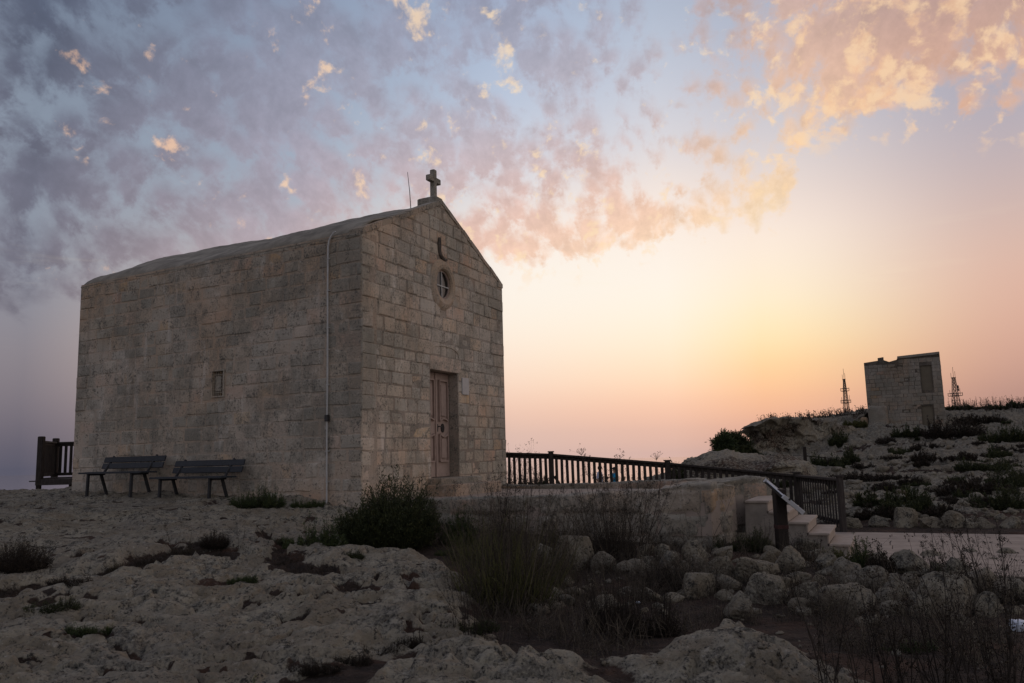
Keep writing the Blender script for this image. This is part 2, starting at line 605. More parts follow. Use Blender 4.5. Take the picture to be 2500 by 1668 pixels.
def stone_mat(name, dark=1.0, warm=0.0, mortar=False, lichen=1.0, mcol=(.262, .212, .172)):
    m_, t, b, P, g = material(name)
    tone = attr(t, 'tone')
    k = lambda c: tuple(min(1, q * dark * w_) for q, w_ in zip(c, (1.03, .985, .92)))
    base = t.ramp(tone, [(0, k((.262, .216, .172))), (.22, k((.220, .195, .164))), (.42, k((.222, .210, .184))), (.60, k((.150, .142, .124))),
                         (.74, k((.282, .250, .208))), (.88, k((.272, .192, .148))), (1.0, k((.290, .205, .118)))])
    if mortar:
        base = k(mcol)
    n1 = t.noise(P, .9, 6, .62)
    n2 = t.noise(P, 4.5, 7, .66)
    n3 = t.noise(P, 26, 6, .65)
    c = t.mix(t.mul(t.mapr(n2, .38, .68), .6), base, k((.295, .248, .198)))
    big = t.noise(t.vadd(P, (2, 5, 1)), .42, 4, .55)
    run = t.noise(t.vmul(P, (3.2, 3.2, .34)), 1.0, 5, .6)
    c = t.mix(t.mul(t.mapr(big, .42, .62), .40), c, k((.335, .31, .285)))
    c = t.mix(t.mul(t.mapr(t.noise(t.vadd(P, (8, 1, 6)), .6, 4, .55), .50, .66), .42), c, k((.295, .198, .130)))
    c = t.mix(t.mul(t.mapr(run, .54, .68), .45 * lichen), c, k((.125, .115, .105)))
    c = t.mix(t.mul(t.mapr(t.noise(t.vmul(t.vadd(P, (4, 4, 4)), (5, 5, .6)), 1.0, 5, .6), .58, .70), .40), c, k((.40, .38, .36)))
    # grey lichen, in broad stains broken by fine specks
    li = t.add(t.add(t.mul(n1, .55), t.mul(n2, .38)), t.mul(n3, .34))
    c = t.mix(t.mul(t.mapr(li, .57, .70), .62 * lichen), c, k((.108, .108, .096)))
    c = t.mix(t.mul(t.mapr(t.add(t.mul(n3, .7), t.mul(n2, .45)), .615, .70), .8 * lichen), c, k((.060, .057, .053)))
    wl = t.noise(t.vadd(P, (31, 7, 3)), 3.1, 7, .68)
    c = t.mix(t.mul(t.mapr(wl, .585, .70), .40), c, k((.40, .375, .345)))
    t.put(b.inputs['Base Color'], c)
    b.inputs['Roughness'].default_value = .95
    pit = t.voro(P, 38, 'F1')
    h = t.add(t.add(t.mul(n2, 1.2), t.mul(n3, .55)), t.mul(t.mapr(pit, 0, .32), .35))
    bump(t, b, h, .9, .03)
    return m_


M = {}
M['stone'] = stone_mat('limestone_block', 1.8)
M['stone_front'] = stone_mat('pale_front_block', 2.2, lichen=.85)  # paler blocks with less lichen, for the facade
M['mortar'] = stone_mat('lime_mortar', 1.72, mortar=True, lichen=.7, mcol=(.266, .212, .170))
M['mortar_front'] = stone_mat('old_mortar', 1.75, mortar=True, lichen=1.0, mcol=(.185, .152, .128))
M['tower_stone'] = stone_mat('tower_limestone', 1.18, lichen=.6)
M['tower_mortar'] = stone_mat('tower_mortar', .55, mortar=True)
M['trim'] = stone_mat('dressed_limestone', 1.6)


def rock_mat(name, k=1.0):
    m_, t, b, P, g = material(name)
    soil = attr(t, 'soil')
    n0 = t.noise(P, .55, 5, .6)
    n1 = t.noise(P, 2.1, 8, .64)
    n2 = t.noise(P, 9, 8, .68)
    n3 = t.noise(P, 42, 6, .68)
    c = t.mix(t.mapr(n1, .38, .62), (0.2100 * k, 0.1731 * k, 0.1224 * k, 1), (0.3276 * k, 0.2905 * k, 0.2205 * k, 1))
    c = t.mix(t.mul(t.mapr(n0, .45, .68), .55), c, (0.2100 * k, 0.1890 * k, 0.1575 * k, 1))
    c = t.mix(t.mul(t.mapr(t.noise(t.vadd(P, (5, 9, 2)), 3.3, 6, .6), .57, .70), .34), c, (0.2625 * k, 0.1791 * k, 0.0990 * k, 1))
    # black and grey lichen crust
    li = t.add(t.add(t.mul(n1, .42), t.mul(n2, .48)), t.mul(n3, .30))
    c = t.mix(t.mul(t.mapr(li, .59, .69), .78), c, (0.0861 * k, 0.0776 * k, 0.0648 * k, 1))
    c = t.mix(t.mul(t.mapr(t.add(t.mul(n3, .65), t.mul(n2, .5)), .615, .69), .9), c, (0.0368 * k, 0.0328 * k, 0.0279 * k, 1))
    wl = t.noise(t.vadd(P, (3, 17, 8)), 13, 7, .7)
    c = t.mix(t.mul(t.mapr(wl, .585, .68), .55), c, (0.4410 * k, 0.3980 * k, 0.3330 * k, 1))
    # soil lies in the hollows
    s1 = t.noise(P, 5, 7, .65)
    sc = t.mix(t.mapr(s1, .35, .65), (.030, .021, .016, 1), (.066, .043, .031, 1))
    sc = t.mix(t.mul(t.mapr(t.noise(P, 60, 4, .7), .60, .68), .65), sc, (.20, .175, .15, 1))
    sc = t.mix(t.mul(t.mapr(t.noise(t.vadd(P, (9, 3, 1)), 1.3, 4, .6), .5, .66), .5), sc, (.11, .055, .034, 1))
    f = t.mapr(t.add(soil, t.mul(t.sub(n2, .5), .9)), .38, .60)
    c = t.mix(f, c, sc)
    t.put(b.inputs['Base Color'], c)
    b.inputs['Roughness'].default_value = .95
    pit = t.voro(P, 20, 'SMOOTH_F1', 1, .4)
    pit2 = t.voro(t.vadd(P, t.vmul(t.vec(n2, n3, n2), (.05, .05, .05))), 60, 'F1')
    h = t.add(t.add(t.mul(n2, 1.6), t.mul(n3, .8)), t.add(t.mul(t.mapr(pit, .05, .5), .9), t.mul(t.mapr(pit2, .0, .4), .3)))
    bump(t, b, h, .85, .030)
    return m_


M['rock'] = rock_mat('karst_limestone', 1.12)
M['hill'] = rock_mat('hill_limestone', .95)
M['cliff'] = rock_mat('cliff_limestone', 1.05)
M['boulder'] = rock_mat('boulder_limestone', .90)


def plain(name, c, rough=.8, spec=.25, var=.25, scale=12, metal=0.0, bmp=.2, c2=None, stretch=None):
    m_, t, b, P, g = material(name)
    v = t.vmul(P, stretch) if stretch else P
    a = t.noise(v, scale, 6, .6)
    tone = attr(t, 'tone')
    lo = tuple(q * (1 - var) for q in c) + (1,)
    hi = tuple(min(1, q * (1 + var)) for q in (c2 or c)) + (1,)
    cc_ = t.mix(t.add(t.mul(t.mapr(a, .3, .7), .7), t.mul(tone, .3)), lo, hi)
    t.put(b.inputs['Base Color'], cc_)
    b.inputs['Roughness'].default_value = rough
    b.inputs['Specular IOR Level'].default_value = spec
    b.inputs['Metallic'].default_value = metal
    if bmp:
        bump(t, b, t.noise(v, scale * 3, 5, .6), bmp, .01)
    return m_


M['wood'] = plain('weathered_wood', (.052, .043, .038), .85, .2, .45, 5, stretch=(9, 9, 1.2), bmp=.5)
M['bench_wood'] = plain('bench_wood', (.034, .037, .042), .7, .3, .4, 4, stretch=(3, 3, 22), bmp=.4)
M['dark_wood'] = plain('dark_post_wood', (.030, .022, .018), .8, .25, .3, 6, stretch=(9, 9, 1.5), bmp=.4)
M['metal'] = plain('grey_metal', (.20, .20, .20), .5, .5, .2, 30)
M['dark_metal'] = plain('dark_metal', (.035, .033, .032), .5, .4, .3, 20)
M['mast'] = plain('mast_steel', (.05, .042, .04), .6, .3, .2, 2, bmp=0)
M['pipe'] = plain('pipe_plastic', (.50, .485, .46), .55, .4, .15, 9, bmp=.1)
M['door'] = plain('door_paint', (.38, .28, .232), .55, .35, .12, 7, bmp=.12)
M['black'] = plain('black_iron', (.012, .011, .011), .5, .4, .1, 20)
M['plaque'] = plain('marble', (.50, .48, .46), .45, .4, .1, 8, bmp=.05)
M['panel_face'] = plain('panel_white', (.62, .62, .64), .35, .5, .06, 6, bmp=0)
M['step'] = plain('step_limestone', (.40, .325, .265), .85, .25, .16, 8, bmp=.25)
M['stringer'] = plain('rendered_side', (.29, .25, .21), .9, .2, .25, 4, bmp=.3)
M['slab'] = plain('paving_limestone', (.34, .272, .222), .8, .3, .2, 3.5, bmp=.3)
M['joint'] = plain('paving_joint', (.10, .082, .068), .95, .1, .3, 9)
M['blockup'] = plain('blocked_opening', (.165, .138, .10), .9, .2, .12, 1.5, bmp=.15)
M['roof'] = plain('lime_roof', (.27, .24, .195), .95, .15, .45, 2.2, bmp=.6)
M['bag'] = plain('white_bag', (.62, .66, .74), .4, .4, .05, 9, bmp=.2)
M['skin'] = plain('skin', (.36, .20, .13), .6, .3, .05, 9, bmp=0)
M['hair'] = plain('hair', (.02, .014, .01), .6, .3, .1, 9, bmp=0)
M['shirt_pale'] = plain('pale_shirt', (.50, .50, .60), .85, .2, .06, 9, bmp=0)
M['shirt_blue'] = plain('blue_jacket', (.015, .30, .52), .7, .2, .06, 9, bmp=0)
M['trousers'] = plain('dark_trousers', (.04, .045, .06), .85, .2, .1, 9, bmp=0)
M['tag_pink'] = plain('pink_plastic', (.55, .06, .30), .4, .4, .05, 9, bmp=0)

gm, t, b, P, g = material('window_glass')
t.put(b.inputs['Base Color'], (.012, .012, .013, 1))
b.inputs['Roughness'].default_value = .12
b.inputs['Specular IOR Level'].default_value = .5
M['glass'] = gm

gm, t, b, P, g = material('sea_water')
t.put(b.inputs['Base Color'], (.020, .040, .065, 1))
b.inputs['Roughness'].default_value = .07
b.inputs['IOR'].default_value = 1.33
b.inputs['Specular IOR Level'].default_value = .5
M['sea'] = gm


def leaf_mat(name, stops, rough=.6, trans=.0):
    m_, t, b, P, g = material(name)
    tone = attr(t, 'tone')
    v = t.add(t.mul(tone, .75), t.mul(t.noise(P, 3.0, 3, .5), .25))
    t.put(b.inputs['Base Color'], t.ramp(v, stops))
    b.inputs['Roughness'].default_value = rough
    b.inputs['Specular IOR Level'].default_value = .2
    return m_


M['leaf_dark'] = leaf_mat('dark_heath_leaf', [(.1, (.022, .027, .013)), (.5, (.044, .052, .021)), (.8, (.080, .082, .030)), (1, (.12, .090, .036))])
M['leaf_green'] = leaf_mat('green_leaf', [(.1, (.030, .045, .020)), (.5, (.060, .080, .030)), (1, (.12, .13, .045))])
M['leaf_dry'] = leaf_mat('dry_leaf', [(.1, (.045, .034, .022)), (.5, (.075, .058, .036)), (1, (.14, .11, .065))])
M['leaf_brown'] = leaf_mat('brown_leaf', [(.1, (.022, .017, .013)), (.5, (.040, .030, .022)), (1, (.075, .055, .036))])
M['leaf_olive'] = leaf_mat('olive_leaf', [(.1, (.035, .036, .016)), (.5, (.085, .085, .028)), (1, (.17, .155, .055))])
M['stalk'] = leaf_mat('dry_stalk', [(.1, (.040, .030, .024)), (.6, (.085, .068, .050)), (1, (.19, .155, .11))])
M['stalk_dark'] = leaf_mat('dark_stalk', [(.1, (.018, .014, .012)), (.6, (.035, .027, .022)), (1, (.06, .046, .036))])
M['shade_stain'] = plain('shaded_stained_stone', (.12, .10, .082), .95, .15, .4, 8)  # dark tone that holds the shadow and staining of a recess
M['bark'] = plain('bark', (.05, .038, .03), .9, .2, .3, 8)

# ------------------------------------------------------------------ terrain
def rbf_fit(pts):
    pts = np.array(pts, float)
    xy, z = pts[:, :2], pts[:, 2]
    k = len(xy)
    d = np.linalg.norm(xy[:, None] - xy[None], axis=2)
    A = np.zeros((k + 3, k + 3))
    A[:k, :k] = d - .15 * np.eye(k)
    A[:k, k] = 1; A[:k, k + 1:] = xy
    A[k, :k] = 1; A[k + 1:, :k] = xy.T
    w = np.linalg.solve(A, np.r_[z, 0, 0, 0])
    return xy, w


def rbf_eval(fit, x, y):
    xy, w = fit
    out = w[len(xy)] + w[len(xy) + 1] * x + w[len(xy) + 2] * y
    for (cx, cy), k in zip(xy, w):
        out = out + k * np.sqrt((x - cx) ** 2 + (y - cy) ** 2)
    return out


def plateau(y):
    z = -.275 + .075 * y
    return np.where(y > 16.5, .9625 + (1 - np.exp(-(np.maximum(y, 16.5) - 16.5) * .9)) * .07, z)


def p2(px, py):
    """pixel -> point on the sloping plateau"""
    d = ray(px, py)
    t_ = (EYE + .275) / (.075 * d.y - d.z)
    return (d.x * t_, d.y * t_)


def pz(px, py, Y):
    v = at_y(px, py, Y)
    return (v.x, v.y, v.z)


G = [(0.5, 7, 0.02), (1.5, 8, 0), (3, 8, 0), (.2, 9.5, .08), (1, 11, .18), (2.2, 12.2, .2), (3, 11.8, .17), (4, 11.5, .12), (4, 10, .08),
     (2.5, 9.5, .05), (5, 9, .05), (5, 7, .05), (3, 6, .1), (7, 8, .0), (7, 6, .05), (1, 5, .08), (0, 3, .05), (-3, 3, -.05), (9, 9, 0), (9, 5, .05),
     (12, 8, 0), (-1.5, 12.5, .5), (-2, 13.5, .62), (-.5, 13, .42), (0, 12, .3), (5.5, 12, -.04), (6, 14, -.04), (8, 13, -.04), (10, 12, -.04),
     (12, 11, 0), (1, 16, .4), (3, 15, .3), (2, 18, .4), (0, 18, .5), (1.05, 22, .55), (4, 21, .25), (6.8, 19.5, -.02), (6.4, 16, .0),
     (-2, 24, .3), (2, 28, -.25), (4.5, 40, -.75), (6, 42, -.75), (8, 46, -.3), (-6, 12, .62), (-10, 12, .62), (-6, 17, 1.0), (-11, 17, 1.0), (-11, 21, .9),
     (-6, 7, .25), (-12, 7, .25), (-6, 22, .7)]
for px, py, Y in [(2300, 1250, 18), (2300, 1200, 24), (2300, 1150, 34), (2300, 1100, 50), (2300, 1058, 72), (2300, 1014, 92),
                  (2480, 1250, 17.5), (2480, 1200, 23), (2480, 1150, 33), (2480, 1100, 48), (2480, 1050, 68), (2480, 1012, 95),
                  (2120, 1235, 20.5), (2120, 1182, 30), (2120, 1132, 45), (2120, 1082, 62), (2150, 1052, 71), (2240, 1052, 74), (2110, 1008, 82),
                  (2000, 1195, 28), (2000, 1150, 42), (2040, 1092, 60), (1960, 1180, 34), (1840, 1145, 45), (1800, 1190, 28),
                  (2700, 1250, 17), (2700, 1180, 27), (2700, 1110, 45), (2700, 1050, 70), (2700, 1010, 100), (2400, 1010, 100)]:
    G.append(pz(px, py, Y))
for px, py, Y in [(1845, 1070, 76), (1880, 1054, 80), (1920, 1046, 84), (1965, 1042, 84), (2030, 1034, 86), (1870, 1064, 96), (1960, 1050, 96), (2065, 1026, 97), (1850, 1080, 70), (1840, 1134, 55), (1890, 1134, 56), (1940, 1132, 57), (1985, 1128, 58), (1830, 1138, 50), (1930, 1140, 50)]:
    G.append(pz(px, py, Y))
GF = rbf_fit(G)


def poly_sd(x, y, poly):
    """signed distance, positive inside"""
    poly = np.array(poly, float)
    d = np.full(np.shape(x), 1e9)
    ins = np.zeros(np.shape(x), bool)
    k = len(poly)
    for i in range(k):
        a, b_ = poly[i], poly[(i + 1) % k]
        e = b_ - a
        wx, wy = x - a[0], y - a[1]
        t_ = np.clip((wx * e[0] + wy * e[1]) / (e @ e), 0, 1)
        d = np.minimum(d, (wx - e[0] * t_) ** 2 + (wy - e[1] * t_) ** 2)
        c = ((a[1] <= y) & (b_[1] > y)) | ((b_[1] <= y) & (a[1] > y))
        with np.errstate(divide='ignore', invalid='ignore'):
            xi = a[0] + (y - a[1]) / (b_[1] - a[1] + 1e-12) * e[0]
        ins ^= c & (x < xi)
    return np.where(ins, 1, -1) * np.sqrt(d)


def line_d(x, y, pts):
    d = np.full(np.shape(x), 1e9)
    for a, b_ in zip(pts[:-1], pts[1:]):
        a, b_ = np.array(a), np.array(b_)
        e = b_ - a
        t_ = np.clip(((x - a[0]) * e[0] + (y - a[1]) * e[1]) / (e @ e), 0, 1)
        d = np.minimum(d, (x - a[0] - e[0] * t_) ** 2 + (y - a[1] - e[1] * t_) ** 2)
    return np.sqrt(d)


SLAB_A = [(-2.6, 14.45), (-1.9, 13.3), p2(860, 1312), p2(1000, 1320), p2(1075, 1335), p2(1125, 1360), p2(1160, 1395), p2(1168, 1440), p2(1216, 1492),
          p2(1215, 1540), p2(1130, 1550), p2(1040, 1556), p2(960, 1575), p2(860, 1592), p2(760, 1625), p2(660, 1668), (-2.2, 4.6), (-2.6, 1.5), (-40, 1.5), (-40, 40), (-3, 40)]
SLAB_B = [p2(860, 1668), p2(900, 1640), p2(985, 1598), p2(1049, 1562), p2(1145, 1552), p2(1250, 1554), p2(1374, 1566), p2(1440, 1582), p2(1490, 1625), p2(1530, 1668),
          (.95, 4.3), (.8, 1.5), (-.7, 1.5), (-.9, 4.6)]
SLAB_C = [p2(1400, 1572), p2(1460, 1560), p2(1566, 1545), p2(1640, 1524), p2(1705, 1508), p2(1800, 1506), p2(1900, 1530), p2(2010, 1560), p2(2090, 1610), p2(2160, 1668), (3.6, 4.2), (3.4, 2),
          (1.15, 2), (1.2, 4.5), p2(1585, 1668), p2(1510, 1618)]
GROOVES = [([p2(-40, 1452), p2(60, 1436), p2(130, 1428), p2(230, 1402), p2(310, 1382), p2(400, 1350), p2(470, 1334), p2(560, 1340)], .24, .24),
           ([p2(170, 1368), p2(230, 1352), p2(310, 1335)], .12, .10),
           ([p2(380, 1325), p2(430, 1330), p2(470, 1332)], .09, .09),
           ([p2(690, 1350), p2(720, 1378), p2(800, 1384)], .21, .09),
           ([p2(640, 1300), p2(680, 1318), p2(690, 1345)], .10, .08),
           ([p2(665, 1436), p2(715, 1440)], .14, .13), ([p2(690, 1498), p2(712, 1500)], .08, .12),
           ([p2(180, 1548), p2(260, 1542)], .10, .08), ([p2(95, 1488), p2(180, 1482)], .10, .06),
           ([p2(265, 1642), p2(330, 1635)], .06, .06), ([p2(620, 1530), p2(660, 1525)], .07, .06), ([p2(820, 1410), p2(900, 1418)], .09, .11),
           ([p2(985, 1420), p2(1040, 1428)], .08, .10), ([p2(1040, 1505), p2(1120, 1480)], .12, .11), ([p2(930, 1345), p2(975, 1350)], .07, .06),
           ([p2(420, 1275), p2(520, 1268)], .08, .05), ([p2(540, 1412), p2(585, 1405)], .08, .06)]
EDGE = [(-45, 14), (-17, 18.5), (-13, 21.2), (-11.5, 21.9), (-8, 22.5), (-4, 24.5), (0, 28), (2.2, 34), (3.2, 44), (8, 49), (12, 52), (17, 57), (19, 62.5), (21, 70), (27, 88), (42, 130),
        (140, 400), (330, 900), (1400, 900), (1400, -60), (-45, -60)]
U = Vector((.908, -.418, 0)).normalized()        # out of the chapel door: steps and road run this way
V = Vector((.418, .908, 0)).normalized()
ROADP = [tuple((Vector((6.35, 15.86, 0)) + U * a + V * c)[:2]) for a, c in ((-1.9, -.02), (9.5, -.02), (9.5, -5.3), (-.02, -5.3), (-.02, -3.4), (-1.9, -3.4))]


def height(x, y, far=False):
    """ground height and soil share at world x, y"""
    x = np.asarray(x, float); y = np.asarray(y, float)
    wx = x + .22 * fbm2(x * 1.7, y * 1.7, 3, seed=3) + .07 * gnoise2(x * 7, y * 7, 5)
    wy = y + .22 * fbm2(x * 1.7, y * 1.7, 3, seed=9) + .07 * gnoise2(x * 7, y * 7, 8)
    g = rbf_eval(GF, x, y)
    lowf = fbm2(x * .55, y * .55, 4, seed=21)
    soil = np.ones(np.shape(x))
    hilly = sstep(15.8, 19, y) * sstep(2.0, 5.5, x)
    z = g + .05 * lowf * (1 - hilly) + .02 * fbm2(x * 5, y * 5, 3, seed=2)
    # limestone slabs over the soil
    for poly, zt, wob in ((SLAB_A, 0, .2), (SLAB_B, .11, .18), (SLAB_C, .05, .10)):
        if far and poly is not SLAB_A:
            continue
        sd = poly_sd(wx, wy, poly)
        kk = sstep(-.10, .30, sd)
        dome = 1 - np.exp(-np.maximum(sd, 0) / .55)
        top = plateau(y) + zt - .15 + -.02 + .17 * dome + .15 * lowf + wob * .42 * fbm2(x * 1.1, y * 1.3, 3, seed=31)
        lm = fbm2(x * .30 + .25 * gnoise2(x * 2, y * 2, 33), y * .85, 3, seed=131) * 4.2
        lf = lm - np.floor(lm)
        top = top + .075 * sstep(.42, .55, lf) - .075 * lf
        sw = sstep(-.4, .15, fbm2(x * 3.1 + .3 * lowf, y * 4.3, 4, seed=41, ridged=True))
        w1 = worley2(x * 3.3 + .5 * gnoise2(x * 4, y * 4, 12), y * 4.2 + .5 * gnoise2(x * 4, y * 4, 13), 7)
        w2 = worley2(x * 10 + .6 * gnoise2(x * 11, y * 11, 14), y * 12 + .6 * gnoise2(x * 11, y * 11, 15), 17)
        pits = .060 * (1 - sstep(.08, .42, w1)) * sstep(-.15, .35, fbm2(x * .9, y * .9, 2, seed=52)) + .020 * (1 - sstep(.05, .5, w2))
        top = top + .020 * sw + .022 * fbm2(x * 3.0, y * 4.4, 5, gain=.58, seed=61) - 1.15 * pits + .014 * fbm2(x * 24, y * 28, 3, gain=.6, seed=66)
        ckm = sstep(-.45, -.05, fbm2(x * .5, y * .6, 2, seed=143))
        cra = np.abs(fbm2(x * .42 + .12 * y + .16 * fbm2(x * 3, y * 3, 2, seed=140), y * 1.25 + .2 * fbm2(x * 3, y * 3, 2, seed=145), 3, seed=141))
        ck = (1 - sstep(.010, .050, cra)) * ckm
        top = top - .085 * ck
        if poly is SLAB_A:
            groove = np.zeros(np.shape(x))
            for pts, wd, dp in GROOVES:
                gd = line_d(wx, wy, pts)
                gk = 1 - sstep(wd * .45, wd * 1.35, gd)
                top = top - dp * gk
                groove = np.maximum(groove, gk)
            nat = sstep(.30, .55, fbm2(x * .8, y * 1.5, 3, seed=77)) * .7 * sstep(5, 8, y)
            hol = (1 - sstep(.06, .30, w1)) * sstep(.0, .3, fbm2(x * .9 + 4, y * 1.2, 2, seed=53))
            sl = np.clip(np.maximum(np.maximum(groove * 1.15, nat * .62), np.maximum(hol * .85, ck * .92)), 0, 1)
        else:
            sl = sstep(.33, .6, fbm2(x * 1.3, y * 1.8, 3, seed=78)) * .55
        z = z * (1 - kk) + np.maximum(top, z - .03) * kk
        soil = soil * (1 - kk) + sl * kk
    # the hillside: ledges of rock with bushes and soil between
    if np.any(hilly > 0):
        d_ = np.hypot(x, y)
        amp = hilly * np.clip(d_ / 45, .35, 1.5)
        led = fbm2(x * .16 + .05 * y, y * .10, 4, seed=91)
        rid = fbm2(x * .34, y * .26, 5, gain=.55, seed=93, ridged=True)
        fine = fbm2(x * 1.4, y * 1.1, 5, gain=.6, seed=95)
        st_ = (led * 5 - np.floor(led * 5))
        led2 = fbm2(x * .30 + .1 * y + .6 * fine, y * .26, 3, seed=191)
        st2 = led2 * 6 - np.floor(led2 * 6)
        z = z + amp * (.34 * led + .34 * np.maximum(rid, -.2) + .13 * fine + .16 * sstep(.25, .6, st_) + .14 * sstep(.3, .55, st2) - .12 + .05 * fbm2(x * 5, y * 4, 3, seed=192))
        hs = sstep(-.10, .22, fbm2(x * .22, y * .17, 4, seed=97) - .5 * rid + .18 * fine - .25 * (st2 - .5))
        soil = soil * (1 - hilly) + hilly * np.clip(hs * 1.0, 0, 1)
    # under the road and the terrace
    rd = poly_sd(x, y, ROADP)
    kr = sstep(-.15, .1, rd)
    z = z * (1 - kr) + (-.07) * kr
    # cliffs over the sea
    ed = poly_sd(x + 1.2 * fbm2(x * .35, y * .35, 3, seed=55), y + 1.2 * fbm2(x * .35, y * .35, 3, seed=56), EDGE)
    z = z - np.clip(-ed, 0, None) * 5 - .8 * sstep(0, .9, -ed)
    return z, soil


SOILGRID = []


def grid(name, xs, ys, mat, far=False):
    X, Y = np.meshgrid(xs, ys)
    Z, S = height(X.ravel(), Y.ravel(), far)
    Z = np.maximum(Z, -158)
    nx, ny = len(xs), len(ys)
    i = np.arange(nx * ny).reshape(ny, nx)
    f = np.stack([i[:-1, :-1], i[:-1, 1:], i[1:, 1:], i[1:, :-1]], -1).reshape(-1, 4)
    me = np_mesh(name, np.stack([X.ravel(), Y.ravel(), Z], 1), f, True, {'soil': S})
    o = link(name, me, mat)
    tag(o, kind='structure')
    if name == 'ground' and len(xs) > 600: SOILGRID.append(S.reshape(ny, nx))
    return o, xs, ys, Z.reshape(ny, nx)


ys = 2.4 * np.exp(np.arange(0, 1.004, 1 / 640) * math.log(26.3 / 2.4))
xs = np.r_[np.arange(-14, -4, .05), np.arange(-4, 4, .0185), np.arange(4, 13.01, .045)]
GROUND, GX, GY, GZ = grid('ground', xs, ys, M['rock'])
yb = np.r_[np.arange(-40, 2.3, 1.2), [2.4]]
grid('ground', np.arange(-45, 60, 1.5), yb, M['rock'])
grid('ground', np.arange(-45, -13.9, .30), np.arange(2.4, 26, .30), M['rock'])
ysf = 25.7 * np.exp(np.arange(0, 1.001, 1 / 420) * math.log(112 / 25.7))
HILL, HX, HY, HZ = grid('hillside', np.r_[np.arange(-30, 8, .5), np.arange(8, 70, .16)], ysf, M['hill'], True)
_, EX, EY, EZ = grid('hillside', np.r_[np.arange(12.85, 30, .12)], np.arange(2.4, 26.4, .15), M['hill'], True)
# the upland behind the ridge, rising slowly to the masts
xs3, ys3 = np.r_[np.arange(14, 60, 2.0), np.arange(60, 700, 10.0)], np.r_[np.arange(106, 130, 2.0), np.arange(130, 760, 10.0)]
X, Y = np.meshgrid(xs3, ys3)
Zu = EYE + .0345 * np.hypot(X, Y) + .25 * fbm2(X.ravel() * .03, Y.ravel() * .03, 3, seed=4).reshape(X.shape) - .35
eu = poly_sd(X.ravel(), Y.ravel(), EDGE).reshape(X.shape)
Zu = Zu - np.clip(-eu - 1, 0, None) * 12
nx, ny = len(xs3), len(ys3)
i = np.arange(nx * ny).reshape(ny, nx)
f = np.stack([i[:-1, :-1], i[:-1, 1:], i[1:, 1:], i[1:, :-1]], -1).reshape(-1, 4)
up = link('upland', np_mesh('upland', np.stack([X.ravel(), Y.ravel(), np.maximum(Zu, -155).ravel()], 1), f, True, {'soil': np.full(nx * ny, .55)}), M['hill'])
tag(up, kind='structure')


def bil(xs_, ys_, Zs, x, y):
    i = int(np.clip(np.searchsorted(xs_, x) - 1, 0, len(xs_) - 2)); j = int(np.clip(np.searchsorted(ys_, y) - 1, 0, len(ys_) - 2))
    u = min(1, max(0, (x - xs_[i]) / (xs_[i + 1] - xs_[i]))); v = min(1, max(0, (y - ys_[j]) / (ys_[j + 1] - ys_[j])))
    return float(Zs[j, i] * (1 - u) * (1 - v) + Zs[j, i + 1] * u * (1 - v) + Zs[j + 1, i] * (1 - u) * v + Zs[j + 1, i + 1] * u * v)


def ground_z(x, y):
    if GX[0] <= x <= GX[-1] and GY[0] <= y <= GY[-1]:
        return bil(GX, GY, GZ, x, y)
    if HX[0] <= x <= HX[-1] and HY[0] <= y <= HY[-1]:
        return bil(HX, HY, HZ, x, y)
    if EX[0] <= x <= EX[-1] and GY[0] <= y <= EY[-1]:
        return bil(EX, EY, EZ, x, y)
    return float(height(np.array([x]), np.array([y]))[0][0])


def soil_at(x, y):
    return bil(GX, GY, SOILGRID[0], x, y) if GX[0] <= x <= GX[-1] and GY[0] <= y <= GY[-1] else 1.0


def hit(px, py, y0=3.0, y1=110):
    """where the sight line through a photo pixel meets the ground"""
    d = ray(px, py)
    Y = y0
    while Y < y1:
        p = Vector((0, 0, EYE)) + d * (Y / d.y)
        if ground_z(p.x, p.y) >= p.z:
            return p
        Y += .02 + .003 * Y
    return Vector((0, 0, EYE)) + d * (y1 / d.y)


# the sea, out to the horizon
K = 240
vs, fs = [(0, 0, -150)], []
rad = [150, 600, 2500, 8000, 21500]
for r_ in rad:
    vs += [(r_ * math.cos(2 * math.pi * k / K), r_ * math.sin(2 * math.pi * k / K), -150 + (0)) for k in range(K)]
for k in range(K):
    j = (k + 1) % K
    fs.append([0, 1 + k, 1 + j])
    for q in range(len(rad) - 1):
        fs.append([1 + q * K + k, 1 + (q + 1) * K + k, 1 + (q + 1) * K + j, 1 + q * K + j])
tag(link('sea', np_mesh('sea', vs, fs), M['sea']), kind='structure')

# ------------------------------------------------------------------ chapel
O = at_y(883, 1200, 14.6); O.z = .45
ZB = .45                                          # walls go down into the rock
Fd = (at_y(1228, 800, 19.9) - at_y(883, 800, 14.6)); Fd.z = 0
FW = Fd.length; Fd.normalize()
Ld = (at_y(194, 800, 18.58) - at_y(883, 800, 14.6)); Ld.z = 0
LW = Ld.length; Ld.normalize()
Nf = Vector((Fd.y, -Fd.x, 0))                      # out of the front
Ns = Vector((Ld.y, -Ld.x, 0)) * -1                 # out of the long wall
if Ns.y > 0: Ns = -Ns
ZE = EYE + 4.16                                   # eaves
ZP = ZE + 1.34                                    # ridge
CH = thing('chapel', (O.x, O.y, 0), 'old limestone chapel with a cross on its gable and a brown door', 'chapel')
C0 = Vector((O.x, O.y, 0))


def pf(a, z, d=0.0):
    """point on the front: a along it, z up, d out of the wall (chapel-local)"""
    return Fd * a + Nf * d + Vector((0, 0, z))


def ps(a, z, d=0.0):
    return Ld * a + Ns * d + Vector((0, 0, z))


def gable(a):
    return ZE + (ZP - ZE) * (1 - abs(a - FW / 2) / (FW / 2))


